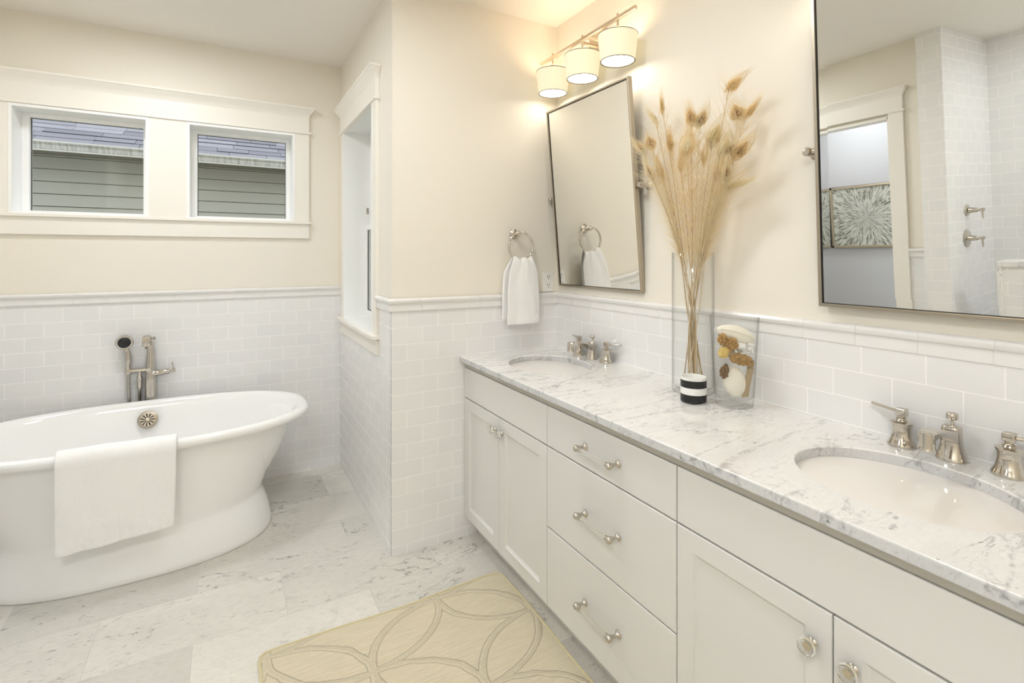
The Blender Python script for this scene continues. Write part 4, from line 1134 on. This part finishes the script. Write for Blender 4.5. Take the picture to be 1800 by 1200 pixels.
def feather(px, py, tpx, tpy, X, eye, size, label, width=.55, dense=1.0, wisp=False):
    rnd = random.Random(int(px*13 + py))
    e0 = at_x(X, px, py); tip = at_x(X - rnd.uniform(0, .01), tpx, tpy)
    ax_ = (tip - e0).normalized()
    low = e0 - ax_*size*.45
    c = Vector((VX, VY, 0))
    dirn = Vector((low.x - VX, low.y - VY, 0))
    ang = rnd.uniform(0, 6.28)
    spread = .030 + .045*rnd.random()
    vtx = c + dirn*.30; off = (vtx - c)
    if off.length > .058: off = off*(.058/off.length)
    vtx = c + off; vtx.z = 1.418
    base = c - off*.45 + Vector((math.cos(ang), math.sin(ang), 0))*spread*.6; base.z = .926 + rnd.random()*.006
    mid = c + off*.12 + Vector((math.cos(ang+2), math.sin(ang+2), 0))*.019*rnd.random(); mid.z = 1.15 + .06*rnd.random()
    q1 = vtx.lerp(low, .5) + Vector((0, 0, .01)) - dirn*.03
    pts = catmull([base, mid, vtx, q1, low], 9)
    t = thing('feather', base, label, 'feather', 'bleached feathers in the tall vase')
    n_ = len(pts)
    sm = STEML if rnd.random() < .45 else STEM
    mk('shaft', MB().tube(pts, [.0022 - .0014*i/n_ for i in range(n_)], 6), sm, t)
    bb = MB()
    side = ax_.cross(VIEW).normalized(); face = side.cross(ax_).normalized()
    # barbs along the shaft
    i0 = int(n_*.44); cnt = int(230*dense)
    for k in range(cnt):
        f = rnd.random()**.85; i = min(n_-2, int(i0 + f*(n_-1-i0)))
        p = pts[i].lerp(pts[i+1], rnd.random()); tg = (pts[i+1]-pts[i]).normalized()
        sd_ = tg.cross(VIEW).normalized()*rnd.choice((-1, 1)) + VIEW*rnd.uniform(-.35, .35)
        a_ = rnd.uniform(.18, .75); d0 = tg*math.cos(a_) + sd_*math.sin(a_)
        L = rnd.uniform(.035, .11)*(.75 + .4*f)
        q_ = p + d0*L
        if q_.x > W - .006: d0.x = -abs(d0.x)
        hair(bb, p, d0, sd_*rnd.uniform(-.1, .5) + Vector((0,0,-rnd.uniform(0, .35))), L, .00048, 6)
    # plume around the eye: barbs bow out from the base and close at the tip
    for k in range(int((80 if not wisp else 40)*dense)):
        sg = rnd.choice((-1, 1)); w_ = width*size*rnd.uniform(.15, .95)*(1 if eye else .7)
        LL = size*rnd.uniform(1.0, 2.3); st_ = size*rnd.uniform(-.5, .25); fo = rnd.uniform(-.35, .35)*size; cv = rnd.gauss(0, .12)*size
        hp = []
        for q in range(8):
            f = q/7; bow = (math.sin(math.pi*f**.75)**.9)*(1 - .25*f)
            hp.append(low + ax_*(st_ + LL*f) + side*(sg*w_*bow + cv*f*f) + face*(fo*math.sin(math.pi*f)))
        bb.tube(hp, [.00052*(1 - .6*q/7) for q in range(8)], 3, False)
    bo = mk('barbs', bb, BARB if rnd.random() < .6 else BARB2, t, weld=False)
    bo['kind'] = 'stuff'
    if eye:
        nr, na = 7, 32; vs, rg, fs = [], [], []
        def edge(k):
            h_ = na//2
            t_ = k/h_ if k <= h_ else (na - k)/h_
            w_ = (t_**.55)*((1 - t_)**1.15)*1.9
            return t_, (w_ if k <= h_ else -w_)
        for layer in (1, -1):
            o0 = len(vs)
            for r_ in range(nr+1):
                rho = r_/nr
                for k in range(na):
                    tt, ww = edge(k)
                    t2 = .34 + (tt - .34)*rho; w2 = ww*rho
                    p = e0 + ax_*((t2 - .42)*size*1.35) + side*(w2*size*width*1.05) + face*(layer*.003*(1 - rho*rho) - .004*rho*rho)
                    vs.append(p); rg.append(rho)
            for r_ in range(nr):
                for k in range(na):
                    fs.append((o0 + r_*na + k, o0 + r_*na + (k+1) % na, o0 + (r_+1)*na + (k+1) % na, o0 + (r_+1)*na + k))
        mb = MB(); mb.add(vs, fs); eo = mk('feather_eye', mb, EYES[eye], t, weld=False)
        a2 = eo.data.attributes.new('ring', 'FLOAT', 'POINT')
        for i, q in enumerate(rg): a2.data[i].value = q
    return t
FE = [
 (1289, 148, 1315, 125, 1.50, 'tan', .046, 'tallest tan feather reaching highest at the upper right of the bunch', .60, .7),
 (1297, 198, 1290, 180, 1.52, 'brown', .042, 'feather with round brown whorled eye below the tallest feather', .95, .8),
 (1319, 194, 1333, 174, 1.50, 'tan', .042, 'slim tan feather with the rightmost tip of the bunch', .40, .7),
 (1233, 208, 1244, 184, 1.50, 'brown', .044, 'feather with streaked brown eye high in the middle of the bunch', .62, .9),
 (1214, 206, 1211, 184, 1.48, 'brown', .040, 'feather with dark brown eye and curling tips left of the middle', .62, .9),
 (1164, 186, 1163, 160, 1.52, 'olive', .042, 'narrow upright olive feather standing high on the left', .26, .6),
 (1148, 207, 1131, 181, 1.51, 'pale', .044, 'narrow pale feather leaning up and left beside the mirror', .32, .8),
 (1256, 239, 1266, 214, 1.47, 'olive', .050, 'feather with broad olive brown eye at the centre right', .66, .9),
 (1271, 257, 1281, 232, 1.46, 'pale', .044, 'slim pale green feather right of the broad olive one', .42, .8),
 (1208, 254, 1211, 226, 1.45, 'pale', .056, 'broad pale whitish feather at the front centre of the bunch', .66, .9),
 (1143, 251, 1136, 230, 1.50, 'brown', .042, 'feather with round brown eye left of centre near the mirror', .75, 1.0),
 (1124, 259, 1107, 236, 1.47, 'brown', .046, 'leftmost brown feather overlapping the mirror frame', .50, 1.0),
 (1302, 264, 1322, 238, 1.49, 'brown', .050, 'feather with streaked brown eye low on the right side', .55, 1.1),
 (1283, 264, 1293, 248, 1.48, 'brown', .030, 'small dark brown eyed feather on the right, before the streaked one', .70, .9),
 (1178, 251, 1176, 226, 1.53, 'tan', .044, 'thin orange tan feather behind the left half of the bunch', .35, .9),
 (1141, 302, 1131, 278, 1.46, 'brown', .046, 'low brown feather on the left edge just above the pivot post', .36, 1.1),
 (1277, 303, 1280, 278, 1.46, 'brown', .042, 'low brown feather on the right edge of the bunch', .45, 1.1),
 (1197, 286, 1199, 268, 1.49, None, .040, 'bare feather shaft ending low left of the centre', .5, .9),
 (1239, 272, 1242, 250, 1.52, None, .040, 'bare feather shaft ending just right of the centre', .5, .9),
 (1264, 300, 1270, 280, 1.50, None, .040, 'bare feather shaft ending low right of the centre', .5, .9),
 (1292, 326, 1312, 318, 1.49, None, .050, 'wispy eyeless feather arching out to the right edge', .4, 1.2),
 (1160, 300, 1150, 270, 1.52, None, .050, 'eyeless fluffy feather filling the left side of the bunch', .5, 1.2),
]
for q in FE: feather(*q)

# ------------------------------------------------------------------ seen in the large mirror: shower valves, hall pictures
def valve(x, z, r, label):
    y = 1.525
    t = thing('shower_valve', (x, y, z), label, 'shower valve', 'nickel shower valves')
    R = Matrix.Translation((x, y, z)) @ Matrix.Rotation(math.pi/2, 4, 'X')
    mk('escutcheon', MB().lathe([(r, 0), (r, .004), (r*.92, .008), (r*.45, .012), (.022, .016), (.019, .03), (.017, .05), (.0165, .058), (.012, .062), (.009, .066), (.009, .075)], 36, R), M['nickel'], t)
    mk('lever', MB().box(x - .013, x + .013, y - .098, y - .074, z - .011, z + .011).tube([(x, y - .086, z - .010), (x, y - .088, z - .062)], [.006, .0045], 12), M['nickel'], t, smooth=False, bevel=.003)
valve(-1.40, 1.457, .040, 'smaller upper nickel shower valve reflected in the large mirror')
valve(-1.385, 1.262, .062, 'larger lower nickel shower valve reflected in the large mirror')

def m_burst(name, cy, cz, seed):
    n = NT(name); x = n.xyz()
    dy = n.math('SUBTRACT', x[1], cy); dz = n.math('SUBTRACT', x[2], cz)
    ang = n.math('ARCTAN2', dz, dy); rad = n.math('SQRT', n.math('ADD', n.math('MULTIPLY', dy, dy), n.math('MULTIPLY', dz, dz)))
    ca, sa = n.math('COSINE', ang), n.math('SINE', ang)
    f = n.noise(n.comb(n.math('MULTIPLY', ca, 11.0), n.math('MULTIPLY', sa, 11.0), n.math('ADD', n.math('MULTIPLY', rad, 9.0), seed)), 1.6, 4, .7, .3)
    g_ = n.ramp(f, [(.44, (.74,.76,.70)), (.52, (.52,.53,.46)), (.60, (.16,.15,.11))])
    dots = n.noise(n.pos(), 90, 3, .7)
    c = n.mix(n.math('GREATER_THAN', dots, .60), g_, (.72,.74,.69))
    n.bsdf(c, .5); return n.done()
goldf = m_plain('champagne_frame', (.55,.47,.34), .35, .4)
def picture(y0, y1, z0, z1, seed, label):
    X = -2.40
    t = thing('framed_picture', (X, (y0+y1)/2, z0), label, 'picture', 'framed starburst pictures in the hall')
    fw = .022
    mk('picture_frame', MB().box(X, X + .035, y0, y0 + fw, z0, z1).box(X, X + .035, y1 - fw, y1, z0, z1).box(X, X + .035, y0, y1, z0, z0 + fw).box(X, X + .035, y0, y1, z1 - fw, z1), goldf, t, smooth=False, bevel=.002)
    mk('canvas', MB().box(X, X + .022, y0 + .01, y1 - .01, z0 + .01, z1 - .01), m_burst('starburst_%d' % seed, (y0+y1)/2 - .03, (z0+z1)/2 - .02, seed), t, smooth=False)
picture(2.345, 2.960, 1.132, 1.752, 3, 'framed grey starburst picture on the hall wall, seen in the large mirror')
picture(2.985, 3.600, 1.132, 1.752, 8, 'second starburst picture at the edge of the large mirror reflection')
